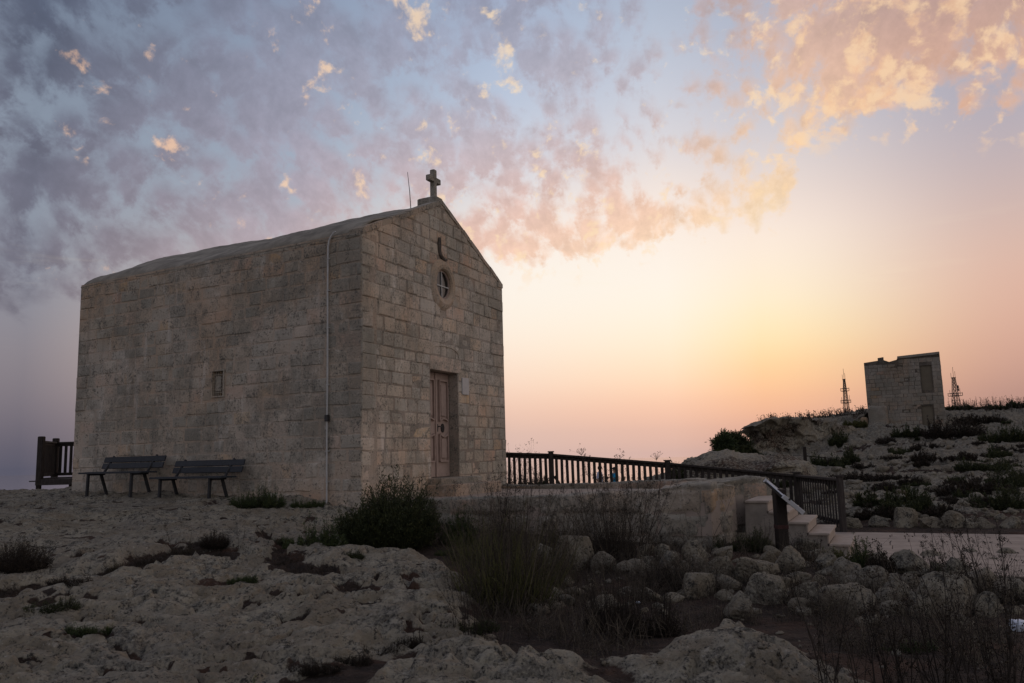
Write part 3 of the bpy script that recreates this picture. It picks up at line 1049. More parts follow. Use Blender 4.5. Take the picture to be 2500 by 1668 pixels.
def clip(poly, f):
    """keep the part of a 2D polygon where f(p) >= 0 (f linear)"""
    out = []
    for i in range(len(poly)):
        p, q = poly[i], poly[(i + 1) % len(poly)]
        fp, fq = f(p), f(q)
        if fp >= 0:
            out.append(p)
        if (fp >= 0) != (fq >= 0):
            t_ = fp / (fp - fq)
            out.append((p[0] + (q[0] - p[0]) * t_, p[1] + (q[1] - p[1]) * t_))
    return out


def parea(p):
    return abs(sum(p[i][0] * p[(i + 1) % len(p)][1] - p[(i + 1) % len(p)][0] * p[i][1] for i in range(len(p)))) / 2


def stone_geo(poly, fn, depth, bev=.014, back=-.015):
    """a block: polygon in wall coordinates, worn edges, proud of the mortar by depth"""
    cx = sum(p[0] for p in poly) / len(poly); cz = sum(p[1] for p in poly) / len(poly)
    jit = lambda q: (q[0] + random.uniform(-.015, .015), q[1] + random.uniform(-.013, .013))
    poly = [jit(q) for q in poly]

    def inset(q, b):
        L = math.hypot(q[0] - cx, q[1] - cz) + 1e-6
        k = max(.3, 1 - b * 1.4 / L)
        return (cx + (q[0] - cx) * k, cz + (q[1] - cz) * k)
    vs, k = [], len(poly)
    for q in poly:
        vs.append(fn(*q, back))
    for q in poly:
        vs.append(fn(*inset(q, bev * .3), depth - bev * .7 + random.uniform(-.003, .002)))
    for q in poly:
        vs.append(fn(*inset(q, bev * 1.7), depth + random.uniform(-.004, .003)))
    vs.append(fn(cx, cz, depth + random.uniform(-.002, .008)))
    fs = []
    for r_ in (0, 1):
        for i in range(k):
            j = (i + 1) % k
            fs.append([r_ * k + i, r_ * k + j, r_ * k + k + j, r_ * k + k + i])
    for i in range(k):
        fs.append([2 * k + i, 2 * k + (i + 1) % k, 3 * k])
    return vs, fs


def courses(z0, z1, mean, jitter):
    out, z = [], z0
    while z < z1:
        h = mean * random.uniform(1 - jitter, 1 + jitter)
        out.append((z, min(z + h, z1 + .001)))
        z += h
    return out


ALL = []      # (pixel area, wall, vs, fs, tone)


def lay(wall, fn, rows, a0, a1, mean, holes, limits, tonef, wave=0.012):
    for (z0, z1) in rows:
        spans = [(a0, a1)]
        for h in holes:
            sp = h(z0, z1)
            if sp:
                new = []
                for (p, q) in spans:
                    if sp[1] <= p or sp[0] >= q:
                        new.append((p, q)); continue
                    if sp[0] > p: new.append((p, sp[0]))
                    if sp[1] < q: new.append((sp[1], q))
                spans = new
        for (p, q) in spans:
            a = p + (0 if random.random() < .5 else -random.uniform(0, mean * .5))
            while a < q - .02:
                w = mean * random.uniform(.62, 1.45)
                b_ = a + w
                if q - b_ < mean * .42: b_ = q
                lo, hi = max(a, p), min(b_, q)
                a = b_
                if hi - lo < .09: continue
                g = (.002 + random.random() * .006) if wall != 's' else (.003 + random.random() * .012)
                poly = [(lo + g, z0 + g), (hi - g, z0 + g), (hi - g, z1 - g), (lo + g, z1 - g)]
                for f in limits:
                    poly = clip(poly, f)
                    if len(poly) < 3: break
                if len(poly) < 3 or parea(poly) < .008: continue
                dep = random.choice([.001, .003, .005, .008, .013] if wall == 's' else [.002, .005, .009, .013, .018] if z0 > 2.9 else [.001, .002, .003, .005, .009]) + random.uniform(-.002, .003)
                if lo <= a0 + .02 or hi >= a1 - .02: dep += random.uniform(-.004, .016)
                vs, fs = stone_geo(poly, fn, dep)
                c = fn(sum(q_[0] for q_ in poly) / len(poly), sum(q_[1] for q_ in poly) / len(poly), 0) + C0
                pp = [project(fn(*q_, 0) + C0)[:2] for q_ in poly]
                ALL.append((parea(pp), wall, vs, fs, tonef(c)))


def tone_at(c):
    return min(1, max(0, random.betavariate(.8, 1.0)))


# wall cores (mortar), with real openings
DA0, DA1, DZ0, DZ1 = 2.37, 3.53, 1.19, 3.40        # door
WA, WZ, WR = 2.93, 5.27, .325                     # round window


def tess(name, outer, holes, fn, mat, d=0.0, parent=CH, back=.45):
    loops = [[Vector((p[0], p[1], 0)) for p in lp] for lp in [outer] + holes]
    tri = tessellate_polygon(loops)
    flat = [p for lp in [outer] + holes for p in lp]
    vs = [fn(p[0], p[1], d) for p in flat] + [fn(p[0], p[1], d - back) for p in flat]
    k = len(flat)
    fs = [list(t_) for t_ in tri] + [[q + k for q in reversed(t_)] for t_ in tri]
    b0 = 0
    for lp in [outer] + holes:
        L = len(lp)
        for i in range(L):
            j = (i + 1) % L
            fs.append([b0 + i, b0 + j, b0 + j + k, b0 + i + k])
        b0 += L
    me = np_mesh(name, vs, fs, False, {'tone': np.full(len(vs), .4)})
    bm = bmesh.new(); bm.from_mesh(me); bmesh.ops.recalc_face_normals(bm, faces=bm.faces); bm.to_mesh(me); bm.free()
    return link(name, me, mat, parent)


circle = [(WA + WR * math.cos(2 * math.pi * k / 40), WZ + WR * math.sin(2 * math.pi * k / 40)) for k in range(40)]
front = tess('facade', [(.055, ZB), (DA0, ZB), (DA0, DZ1), (DA1, DZ1), (DA1, ZB), (FW, ZB), (FW, ZE), (FW / 2, ZP), (.055, ZE + .02)], [circle], pf, M['mortar_front'])
VA0, VA1, VZ0, VZ1 = 3.49, 3.80, 2.93, 3.43
side = tess('side_wall', [(.012, ZB), (LW, ZB), (LW, ZE), (.012, ZE)], [[(VA0, VZ0), (VA0, VZ1), (VA1, VZ1), (VA1, VZ0)]], ps, M['mortar'])
Bk = Ld * LW
fb = lambda a, z, d: Bk + Fd * a - Nf * d + Vector((0, 0, z))
rear = tess('rear_wall', [(.02, ZB), (FW, ZB), (FW, ZE), (FW / 2, ZP), (.02, ZE)], [], fb, M['mortar'])
fo = lambda a, z, d: Fd * FW + Ld * a - Ns * d + Vector((0, 0, z))
far_side = tess('side_wall', [(.46, ZB), (LW - .46, ZB), (LW - .46, ZE), (.46, ZE)], [], fo, M['mortar'])
floor_ = MB().prism([Fd * .4 + Ld * .4 + Vector((0, 0, 1.1)), Fd * (FW - .4) + Ld * .4 + Vector((0, 0, 1.1)), Fd * (FW - .4) + Ld * (LW - .4) + Vector((0, 0, 1.1)), Fd * .4 + Ld * (LW - .4) + Vector((0, 0, 1.1))], (0, 0, .05)).build('floor', M['mortar'], CH)


def door_hole(z0, z1):
    return (DA0 - .015, DA1 + .015) if z0 < DZ1 + .30 and z1 > ZB else None


def win_hole(z0, z1):
    r_ = .43
    dz_ = max(0, z0 - WZ, WZ - z1)
    if dz_ >= r_: return None
    c = math.sqrt(r_ * r_ - dz_ * dz_)
    return (WA - c, WA + c)


def vent_hole(z0, z1):
    return (VA0 - .035, VA1 + .035) if z0 < VZ1 + .03 and z1 > VZ0 - .03 else None


sl_ = (ZP - ZE) / (FW / 2)
lims = [lambda p: ZE + sl_ * p[0] - .04 - p[1], lambda p: ZE + sl_ * (FW - p[0]) - .04 - p[1]]
lay('f', pf, courses(ZB, DZ1 + .30, .268, .12), 0, FW, .43, [door_hole], lims, tone_at)
lay('f', pf, courses(DZ1 + .305, ZP, .268, .12), 0, FW, .43, [win_hole], lims, tone_at)
lay('s', ps, courses(ZB, ZE - .02, .262, .13), -.004, LW, .42, [vent_hole], [], tone_at)
random.seed(21)
ALL.sort(key=lambda q: -q[0])
rest = {'f': ([], [], []), 's': ([], [], [])}
for k, (ar, wall, vs, fs, tn) in enumerate(ALL):
    if k < 300:
        me = np_mesh('stone', vs, fs, False, {'tone': np.full(len(vs), tn)})
        link('stone', me, M['stone_front'] if wall == 'f' else M['stone'], front if wall == 'f' else side)
    else:
        rv, rf, rt = rest[wall]
        b0 = len(rv)
        rv += [tuple(v) for v in vs]
        rf += [[q + b0 for q in f] for f in fs]
        rt += [tn] * len(vs)
for wall, (rv, rf, rt) in rest.items():
    if rv:
        tag(link('stonework', np_mesh('stonework', rv, rf, False, {'tone': rt}), M['stone_front'] if wall == 'f' else M['stone'], front if wall == 'f' else side), kind='stuff')

# lintel, arched hood and door jambs
lin_ = MB()
vs, fs = stone_geo([(DA0 - .012, DZ1 + .002), (DA1 + .10, DZ1 + .002), (DA1 + .10, DZ1 + .296), (DA0 - .012, DZ1 + .296)], pf, .016, back=-.44)
link('lintel', np_mesh('lintel', vs, fs, False, {'tone': [.9] * len(vs)}), M['stone_front'], front)
hood = MB()
arc = []
for k in range(15):
    t_ = math.pi * k / 14
    arc.append(pf((DA0 + DA1) / 2 + .02 - .60 * math.cos(t_), DZ1 + .34 + .20 * math.sin(t_) ** .7, .012))
hood.tube(arc, .014, 6)
hood.build('hood_mould', M['stone_front'], CH)

# door
dset = -.25
dm = (DA0 + DA1) / 2
door = MB().box(pf(dm, (DZ0 + DZ1) / 2, dset - .03), (DA1 - DA0 - .004, .05, DZ1 - DZ0), Matrix((Fd, Nf, Vector((0, 0, 1)))).transposed()).build('door', M['door'], CH)
FR = Matrix((Fd, Nf, Vector((0, 0, 1)))).transposed()


def frame_strip(mb, a0, a1, z0, z1, w=.03, d=.03, top_arch=0.0, bot_arch=0.0):
    pts = [(a0, z0)]
    for k in range(1, 8):
        t_ = k / 8
        pts.append((a0 + (a1 - a0) * t_, z0 + bot_arch * math.sin(math.pi * t_)))
    pts.append((a1, z0)); pts.append((a1, z1))
    for k in range(1, 8):
        t_ = k / 8
        pts.append((a1 - (a1 - a0) * t_, z1 + top_arch * math.sin(math.pi * t_)))
    pts.append((a0, z1))
    for p, q in zip(pts, pts[1:] + pts[:1]):
        P_, Q_ = pf(p[0], p[1], dset + d / 2), pf(q[0], q[1], dset + d / 2)
        mb.bar(P_, Q_, w, d, up=Nf)
    return mb


for s_ in (-1, 1):
    c = dm + s_ * .285
    st_ = MB().box(pf(c, (DZ0 + DZ1) / 2, dset + .012), (.555, .024, DZ1 - DZ0 - .02), FR).build('door_leaf', M['door'], door)
    up_ = frame_strip(MB(), c - .17, c + .17, DZ0 + 1.18, DZ1 - .17, .030, .075, 0, .05).build('panel', M['door'], door)
    lo_ = frame_strip(MB(), c - .17, c + .17, DZ0 + .33, DZ0 + .90, .030, .075, -.05, 0).build('panel', M['door'], door)
    MB().box(pf(c, DZ0 + 1.62, dset + .04), (.20, .04, .66), FR).build('panel', M['door'], door)
    MB().box(pf(c, DZ0 + .60, dset + .04), (.20, .04, .40), FR).build('panel', M['door'], door)
MB().box(pf(dm - .005, (DZ0 + DZ1) / 2, dset + .034), (.05, .03, DZ1 - DZ0 - .03), FR).build('cover_strip', M['door'], door)
kn = MB()
ell = [pf(dm + .27 + .065 * math.cos(2 * math.pi * k / 18), DZ0 + 1.03 + .095 * math.sin(2 * math.pi * k / 18), dset + .022) for k in range(18)]
kn.prism(ell, Nf * .02)
kn.build('lock_plate', M['black'], door)
hd = MB().tube([pf(dm + .075, DZ0 + 1.06, dset + .02), pf(dm + .075, DZ0 + 1.06, dset + .08), pf(dm + .15, DZ0 + 1.055, dset + .085)], .011, 8)
hd.box(pf(dm + .075, DZ0 + 1.03, dset + .027), (.035, .008, .16), FR)
hd.build('handle', M['dark_metal'], door)

# steps at the door
for k, (zt, dep, a0, a1) in enumerate(((DZ0 - .004, .34, DA0 - .16, DA1 + .42), (DZ0 - .125, .68, DA0 - .24, DA1 + .62))):
    zb_ = zt - .125 if k == 0 else zt - .5
    s_ = MB()
    s_.bbox(pf((a0 + a1) / 2, (zt + zb_) / 2, dep / 2 - (.20 if k == 0 else .0) + .02), (a1 - a0, dep + (.36 if k == 0 else 0), zt - zb_), .018, FR)
    s_.build('door_step', M['trim'], CH)

# round window: moulded ring, glass, iron cross
def ring(name, prof, mat, parent, fn=pf, cx=WA, cz=WZ, seg=48):
    vs, fs, k = [], [], len(prof)
    for s_ in range(seg):
        t_ = 2 * math.pi * s_ / seg
        for (r_, d_, oy) in prof:
            vs.append(fn(cx + r_ * math.cos(t_), cz + r_ * math.sin(t_) * (1 + oy), d_))
    for s_ in range(seg):
        s2 = (s_ + 1) % seg
        for q in range(k):
            q2 = (q + 1) % k
            fs.append([s_ * k + q, s2 * k + q, s2 * k + q2, s_ * k + q2])
    me = np_mesh(name, vs, fs, False, {'tone': np.full(len(vs), .9)})
    bm = bmesh.new(); bm.from_mesh(me); bmesh.ops.recalc_face_normals(bm, faces=bm.faces); bm.to_mesh(me); bm.free()
    return link(name, me, mat, parent)


M['ring'] = stone_mat('window_surround', 1.75, mortar=True, lichen=.6, mcol=(.29, .22, .16))
win = ring('round_window', [(.318, -.40, 0), (.318, .025, 0), (.345, .062, 0), (.43, .074, .0), (.485, .048, .03), (.525, .012, .05), (.535, -.02, .05), (.36, -.03, 0), (.36, -.40, 0)], M['ring'], CH)
gl = [pf(WA + .325 * math.cos(2 * math.pi * k / 40), WZ + .325 * math.sin(2 * math.pi * k / 40), -.05) for k in range(40)]
MB().prism(gl, Nf * .012).build('pane', M['glass'], win)
ring('frame', [(.285, -.045, 0), (.317, -.045, 0), (.317, -.012, 0), (.285, -.012, 0)], M['door'], win)
MB().box(pf(WA, WZ, -.03), (.026, .03, .60), FR).build('glazing_bar', M['pipe'], win)
MB().box(pf(WA, WZ - .03, -.026), (.60, .03, .026), FR).build('glazing_bar', M['pipe'], win)
# worn carved scroll above the window, its recess shadow and staining in the colour
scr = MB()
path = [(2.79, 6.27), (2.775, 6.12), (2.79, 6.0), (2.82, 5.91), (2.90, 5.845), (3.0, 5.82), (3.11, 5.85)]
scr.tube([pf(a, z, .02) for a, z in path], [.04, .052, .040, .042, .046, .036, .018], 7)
scr.build('carved_scroll', M['shade_stain'], front)
# sloping stones along the gable
for sgn in (0, 1):
    q = 9
    for k in range(q):
        a0, a1 = (FW / 2) * k / q, (FW / 2) * (k + 1) / q
        if k == q - 1: a1 = FW / 2 - (.0 if sgn else .0)
        pa = []
        for a, off in ((a0 + .006, -.05), (a1 - .006, -.05), (a1 - .006, .055), (a0 + .006, .055)):
            zz = ZE + sl_ * a + off + random.uniform(-.012, .012)
            pa.append(pf(FW - a if sgn else a, zz, .022 + random.uniform(-.006, .008)))
        MB().prism(pa, -Nf * .30, tone=random.choice([.3, .5, .66, .8])).build('coping_stone', M['stone'], CH)
MB().bbox(pf(FW - .14, ZE + .00, -.10), (.30, .26, .12), .02, FR).build('kneeler_stone', M['stone'], CH)

# roof: two limewashed slopes with a soft, uneven surface
na, nb = 34, 70
vs, fs = [], []
for j in range(nb + 1):
    b_ = .10 + (LW - .09) * j / nb
    for i in range(na + 1):
        a = -.012 + (FW + .024) * i / na
        z = gable(min(max(a, 0), FW))
        z -= .10 * math.exp(-((a - FW / 2) / .25) ** 2)
        z += .05 * math.sin(math.pi * min(a, FW - a) / (FW / 2)) * 1.0
        sag = .03 * math.sin(b_ * 1.1) + .05 * float(gnoise2(np.array([a * .9]), np.array([b_ * .8]), 5)[0]) + .018 * float(gnoise2(np.array([a * 4]), np.array([b_ * 4]), 6)[0])
        e_ = min(max(a, 0), max(FW - a, 0))
        z += .02 + sag * min(1, e_ / .5 + .25)
        z -= .075 * math.exp(-(e_ / .07) ** 2)
        z += .05 * math.exp(-((e_ - .42) / .3) ** 2)
        vs.append(Fd * a + Ld * b_ + Vector((0, 0, z)))
for j in range(nb):
    for i in range(na):
        p = j * (na + 1) + i
        fs.append([p, p + 1, p + na + 2, p + na + 1])
roof = link('roof', np_mesh('roof', vs, fs, True, {'tone': np.full(len(vs), .5)}), M['roof'], CH)
sd_ = roof.modifiers.new('thickness', 'SOLIDIFY'); sd_.thickness = .03; sd_.offset = -1
# cross on the ridge
bc = .20
cb = Fd * (FW / 2) + Ld * bc
crs = MB().bbox(cb + Vector((0, 0, ZP + .03)) + Ld * .10, (.30, .50, .20), .02, Matrix((Fd, Ld, Vector((0, 0, 1)))).transposed(), tone=.5).build('cross_base', M['trim'], CH)
cr = MB()
zc = ZP + .12
CF = Matrix((Fd, -Nf, Vector((0, 0, 1)))).transposed()
cr.bbox(cb + Vector((0, 0, zc + .32)), (.118, .115, .66), .012, CF, tone=.45)
cr.bbox(cb + Vector((0, 0, zc + .425)), (.47, .112, .122), .012, CF, tone=.5)
cr.build('cross', M['trim'], CH)
# aerial rod on the ridge
best = min((abs(project(C0 + Fd * (FW / 2) + Ld * (q / 100) + Vector((0, 0, ZP)))[0] - 1003), q / 100) for q in range(20, 300))[1]
ab = Fd * (FW / 2) + Ld * best + Vector((0, 0, ZP - .06))
MB().tube([ab, ab + Ld * .03 + Vector((0, 0, .45)), ab + Ld * .085 + Vector((0, 0, .92))], [.011, .009, .006], 6).build('aerial_rod', M['dark_metal'], CH)
MB().box(ab + Vector((0, 0, .0)), (.06, .06, .10)).build('aerial_bracket', M['dark_metal'], CH)

# marble plaque by the door, stone vent in the long wall
MB().bbox(pf(3.84, 3.14, .018), (.30, .03, .37), .008, FR).build('plaque', M['plaque'], front)
FS = Matrix((Ld, Ns, Vector((0, 0, 1)))).transposed()
vent = MB()
vent.box(ps((VA0 + VA1) / 2, VZ1 + .012, .004), (.38, .05, .025), FS).box(ps((VA0 + VA1) / 2, VZ0 - .012, .004), (.38, .05, .025), FS)
vent.box(ps(VA0 - .012, (VZ0 + VZ1) / 2, .004), (.025, .05, .50), FS).box(ps(VA1 + .012, (VZ0 + VZ1) / 2, .004), (.025, .05, .50), FS)
vent = vent.build('vent', M['stone'], side)
# (perforated plate: strips between rows of small square holes)
pl = MB()
nx_, nz_ = 5, 7
for i in range(nx_ + 1):
    a = VA0 + (VA1 - VA0) * i / nx_
    pl.box(ps(a, (VZ0 + VZ1) / 2, -.035), (.014, .03, VZ1 - VZ0), FS)
for i in range(nz_ + 1):
    z = VZ0 + (VZ1 - VZ0) * i / nz_
    pl.box(ps((VA0 + VA1) / 2, z, -.033), (VA1 - VA0, .03, .014), FS)
pl.box(ps((VA0 + VA1) / 2 + .03, (VZ0 + VZ1) / 2 + .0, -.032), (.16, .03, .30), FS, .5)
pl.build('vent_plate', M['stone'], side)

# drain pipe on the long wall
pa_ = min((abs(project(C0 + ps(q / 100, 3, 0))[0] - 803), q / 100) for q in range(30, 260))[1]
zg = 1.6 - .83
top = [ps(pa_ - .16, ZE + .07, .02), ps(pa_ - .12, ZE + .05, .03), ps(pa_ - .07, ZE - .01, .04), ps(pa_ - .02, ZE - .10, .045), ps(pa_, ZE - .22, .045)]
pipe = MB().tube(top + [ps(pa_ + .004 * math.sin(q), ZE - .22 - (ZE - .22 - zg - .25) * q / 10, .045) for q in range(1, 11)] + [ps(pa_ - .005, zg + .10, .05), ps(pa_ + .03, zg, .08), ps(pa_ + .06, zg - .05, .12)], .017, 8).build('drain_pipe', M['pipe'], CH)
for z in (ZE - .45, ZE - 1.05, ZE - 1.75, 3.6, 2.95, 1.75, 1.2):
    MB().tube([ps(pa_, z, .045), ps(pa_, z + .035, .045)], .023, 8).box(ps(pa_, z + .017, .02), (.05, .045, .02), FS).build('bracket', M['pipe'], pipe)
MB().bbox(ps(pa_, 2.36, .05), (.075, .07, .12), .008, FS).build('joint_box', M['dark_metal'], pipe)
for o in list(COL.objects):
    pass

# ------------------------------------------------------------------ road of stone slabs
R0 = Vector((6.35, 15.86, 0))                     # far edge, by the fence's end post
ZV = Vector((0, 0, 1))
road = MB().prism([R0 + U * a + V * c + Vector((0, 0, -.012)) for a, c in ((-1.75, 0), (9.4, 0), (9.4, -5.25), (-.05, -5.25), (-.05, -3.4), (-1.75, -3.4))], (0, 0, -.12)).build('road', M['joint'])
tag(road, kind='structure')
random.seed(5)
c = 0.0
FRR = Matrix((U, V, ZV)).transposed()
while c > -5.1:
    h = random.uniform(.40, .66)
    left = -1.7 if c - h > -3.5 else 0.0
    a = left - random.random() * .3
    while a < 9.2:
        w = random.uniform(.5, 1.05)
        lo, hi = max(a, left), min(a + w, 9.3)
        if hi - lo > .12:
            MB().bbox(R0 + U * ((lo + hi) / 2) + V * (c - h / 2) + ZV * (-.03 + random.uniform(-.003, .003)), (hi - lo - .012, h - .012, .06), .006, FRR).build('paving_slab', M['slab'], road)
        a += w
    c -= h

# ------------------------------------------------------------------ terrace before the door
def rough(name, mb, mat, parent, amp=.03, cuts=.16, scale=2.2, seed=0, smooth=True, joints=0.0):
    """dice a block into a fine skin and weather it"""
    me = np_mesh(name, mb.v, mb.f)
    bm = bmesh.new(); bm.from_mesh(me)
    bmesh.ops.recalc_face_normals(bm, faces=bm.faces)
    for _ in range(9):
        ed = [e for e in bm.edges if e.calc_length() > cuts]
        if not ed: break
        bmesh.ops.subdivide_edges(bm, edges=ed, cuts=1, use_grid_fill=True)
        bmesh.ops.triangulate(bm, faces=[f for f in bm.faces if len(f.verts) > 4])
    for _ in range(3):
        bmesh.ops.smooth_vert(bm, verts=bm.verts, factor=.5, use_axis_x=True, use_axis_y=True, use_axis_z=True)
    bm.normal_update()
    P_ = np.array([v.co for v in bm.verts]); N_ = np.array([v.normal for v in bm.verts])
    d = amp * (1.2 * fbm3(P_ * scale + 5 + seed, 4, .55, seed + 1) + .55 * fbm3(P_ * scale * 5, 3, .6, seed + 2))
    cell = np.full(len(P_), .45)
    if joints:
        al = P_[:, 0] * .95 + P_[:, 1] * .45 + .10 * fbm3(P_ * 2.2, 3, .5, 70)
        zz = P_[:, 2] + .05 * fbm3(P_ * 1.9 + 9, 3, .5, 71)
        rw = np.floor(zz / .34)
        fz = zz / .34 - rw
        of = al / .62 + _h(rw.astype(np.int64), rw.astype(np.int64), rw.astype(np.int64), 3) * 7
        cl_ = np.floor(of)
        fa = of - cl_
        ed = np.minimum(np.minimum(fz, 1 - fz) * .34, np.minimum(fa, 1 - fa) * .62)
        side_ = (np.abs(N_[:, 2]) < .6)
        hh = _h(rw.astype(np.int64), cl_.astype(np.int64), rw.astype(np.int64), 9)
        d = d + side_ * joints * ((hh - .5) * .9 - 1.1 * np.exp(-(ed / .028) ** 2))
        cell = np.where(side_, hh, .45)
    P_ = P_ + N_ * d[:, None]
    for v, p in zip(bm.verts, P_):
        v.co = p
    bm.to_mesh(me); bm.free()
    at_ = me.attributes.new('tone', 'FLOAT', 'POINT'); at_.data.foreach_set('value', cell.astype(np.float32))
    at_ = me.attributes.new('soil', 'FLOAT', 'POINT'); at_.data.foreach_set('value', np.zeros(len(me.vertices), np.float32))
    if smooth:
        me.polygons.foreach_set('use_smooth', np.ones(len(me.polygons), bool))
    return link(name, me, mat, parent)


TE = thing('terrace', (1.5, 14.5, 0), 'raised stone terrace of rough limestone walling in front of the chapel door', 'terrace')
T0 = Vector((1.5, 14.5, 0))
w0 = Vector((-2.35, 14.15, 0)); w1 = at_y(1330, 1200, 13.05); w2 = at_y(1610, 1200, 12.65); w3 = at_y(1738, 1200, 12.35); w4 = at_y(1800, 1200, 13.25)
k1 = C0 + Fd * (FW - .02) + Nf * .02
k2 = at_y(1330, 1185, 19.0); k3 = at_y(1560, 1185, 18.0); k4 = at_y(1700, 1180, 16.6); k5 = at_y(1882, 1170, 14.55); k6 = at_y(1790, 1170, 14.1)
fl = [w0, w1, w2, w3, w4, k6, k5, k4, k3, k2, k1, C0 + Nf * .02]


def flat(p, z):
    return Vector((p.x, p.y, z)) - T0


# floor: follows its outline a little inside the walls
vs = [flat(p, .84) for p in fl]
cen = sum(vs, Vector()) / len(vs)
fls = MB()
fls.prism([cen + (p - cen) * .985 for p in vs], (0, 0, -.5))
fls.build('terrace_floor', M['slab'], TE)


def wall_run(name, pts, zt, zb, th, inward, seed, mat=None, cuts=.05, amp=.055):
    """thick wall along a line of points; zt per point"""
    mb = MB()
    k = len(pts)
    off = []
    for i in range(k):
        d = (pts[min(i + 1, k - 1)] - pts[max(i - 1, 0)]); d.z = 0; d.normalize()
        nrm = Vector((-d.y, d.x, 0)) * inward
        off.append(nrm * th)
    for i in range(k):
        a, b_ = pts[i], pts[i] + off[i]
        mb.v += [tuple(flat(a, zb)), tuple(flat(a, zt[i])), tuple(flat(b_, zt[i])), tuple(flat(b_, zb))]
    for i in range(k - 1):
        for q in range(4):
            q2 = (q + 1) % 4
            mb.f.append([i * 4 + q, i * 4 + q2, i * 4 + 4 + q2, i * 4 + 4 + q])
    mb.f += [[3, 2, 1, 0], [(k - 1) * 4 + q for q in range(4)]]
    return rough(name, mb, mat or M['terrace'], TE, amp, cuts, 2.4, seed, True, .035)


M['terrace'] = stone_mat('terrace_walling', 1.5, mortar=False)


def subdiv(pts, n_):
    out = []
    for a, b_ in zip(pts[:-1], pts[1:]):
        for k in range(n_):
            out.append(a + (b_ - a) * (k / n_))
    return out + [pts[-1]]


# front wall, its corner, and the short return beside the steps
wall_run('front_wall', [w0, w0.lerp(w1, .5), w1, w2], [.90, .93, .97, 1.02], -.1, .40, 1, 3)
wall_run('corner_wall', [w2 + Vector((-.03, .0, 0)), w2.lerp(w3, .5), w3], [1.05, 1.10, 1.12], -.1, .55, 1, 5)
wall_run('return_wall', [w3 + Vector((-.12, .06, 0)), w3.lerp(w4, .5), w4 + Vector((.02, .1, 0))], [1.10, 1.08, 1.02], -.1, .45, 1, 8)
# low kerb round the back
wall_run('kerb', [k1 + Vector((.1, -.1, 0)), k2, k3, k4, k5 + Vector((-.5, .7, 0))], [.93, .93, .99, 1.05, 1.08], .2, .30, -1, 11, amp=.03)
# stout wall end behind the steps
wall_run('wall_end', [k6 + Vector((-.3, -.1, 0)), k6.lerp(k5, .5), k5], [1.08, 1.13, 1.10], -.1, .5, 1, 14, amp=.04)
# big squared stones set in the front wall
random.seed(33)


def dw(a, z, d=0.0):
    A_, B_ = w1, w2
    e = (B_ - A_); e.z = 0
    L = e.length; e.normalize()
    nn_ = Vector((e.y, -e.x, 0))
    return flat(A_ + e * a + nn_ * d, z)


# ------------------------------------------------------------------ steps
ST = thing('stone_steps', (3.62, 13.2, 0), 'flight of pale stone steps climbing to the terrace beside the information panel', 'steps')
S0 = Vector((0, 0, 0))
zt = [.80, .635, .475, .315, .155]
run, wd = .285, 1.45
FRS = Matrix((U, V, ZV)).transposed()
x0 = 0.0
for k, z in enumerate(zt):
    r_ = run + (.06 if k == 0 else 0)
    MB().bbox(U * (x0 + r_ / 2 + .012) + V * (wd / 2) + ZV * (z - .0175), (r_ + .024, wd + .03, .035), .008, FRS).build('tread', M['step'], ST)
    MB().box(U * (x0 + r_ - .012) + V * (wd / 2) + ZV * ((z - .035 + (zt[k + 1] if k < 4 else -.05)) / 2), (.022, wd - .004, z - .035 - (zt[k + 1] if k < 4 else -.05)), FRS).build('riser', M['step'], ST)
    x0 += r_
prof = []
x0 = 0
for k, z in enumerate(zt):
    r_ = run + (.06 if k == 0 else 0)
    prof += [(x0 + (.0 if k == 0 else -.022), z - .036), (x0 + r_ - .024, z - .036)]
    x0 += r_
prof = [(-.05, -.3)] + prof + [(x0 - .024, -.3)]
for d_ in (.012, wd - .05):
    MB().prism([U * max(a, -.05) + V * d_ + ZV * z for a, z in prof], V * .045).build('stringer', M['stringer'], ST)

# ------------------------------------------------------------------ information panel on its post
lp = at_y(1911, 1340, 12.05); lp.z = ground_z(lp.x, lp.y) - .05
IP = thing('information_panel', tuple(lp), 'tilted information panel on a thick dark wooden post beside the steps', 'sign')
hpost = (EYE - .555) - lp.z
MB().bbox((0, 0, hpost / 2 - .1), (.155, .17, hpost + .15), .012).build('post', M['dark_wood'], IP)
for zz in (.42,):
    MB().bbox((0, 0, zz), (.165, .18, .055), .006).build('band', plain('red_band', (.06, .026, .023), .8), IP)
pa_, pb_ = at_y(1884, 1190, 11.95) - lp, at_y(1940, 1236, 12.1) - lp
dirp = (pb_ - pa_)
sidev = Vector((lp.x - .35, lp.y, 0)).normalized()
sidev = (sidev - dirp.normalized() * sidev.dot(dirp.normalized())).normalized()
upn = dirp.normalized().cross(sidev).normalized()
if upn.z < 0: upn = -upn
FP = Matrix((dirp.normalized(), sidev, upn)).transposed()
pc = (pa_ + pb_) / 2
LP_ = dirp.length * .74
MB().bbox(pc - upn * .012, (LP_ + .05, .58, .022), .005, FP).build('tray', M['dark_wood'], IP)
pn_ = MB().bbox(pc + upn * .020 - sidev * .0, (LP_ + .02, .58, .018), .004, FP).build('board', M['panel_face'], IP)
for s_ in (-1, 1):
    MB().bbox(pc + upn * .012 + sidev * s_ * .303, (LP_ + .07, .022, .060), .004, FP).build('edge_strip', M['panel_face'], IP)
MB().bbox(pc - dirp * .22 + upn * .034 - sidev * .30, (.035, .04, .02), .004, FP).build('clip', M['dark_metal'], IP)
MB().bar(pc - upn * .03 + dirp * .1, (0, 0, hpost - .25), .05, .05).build('brace', M['dark_wood'], IP)

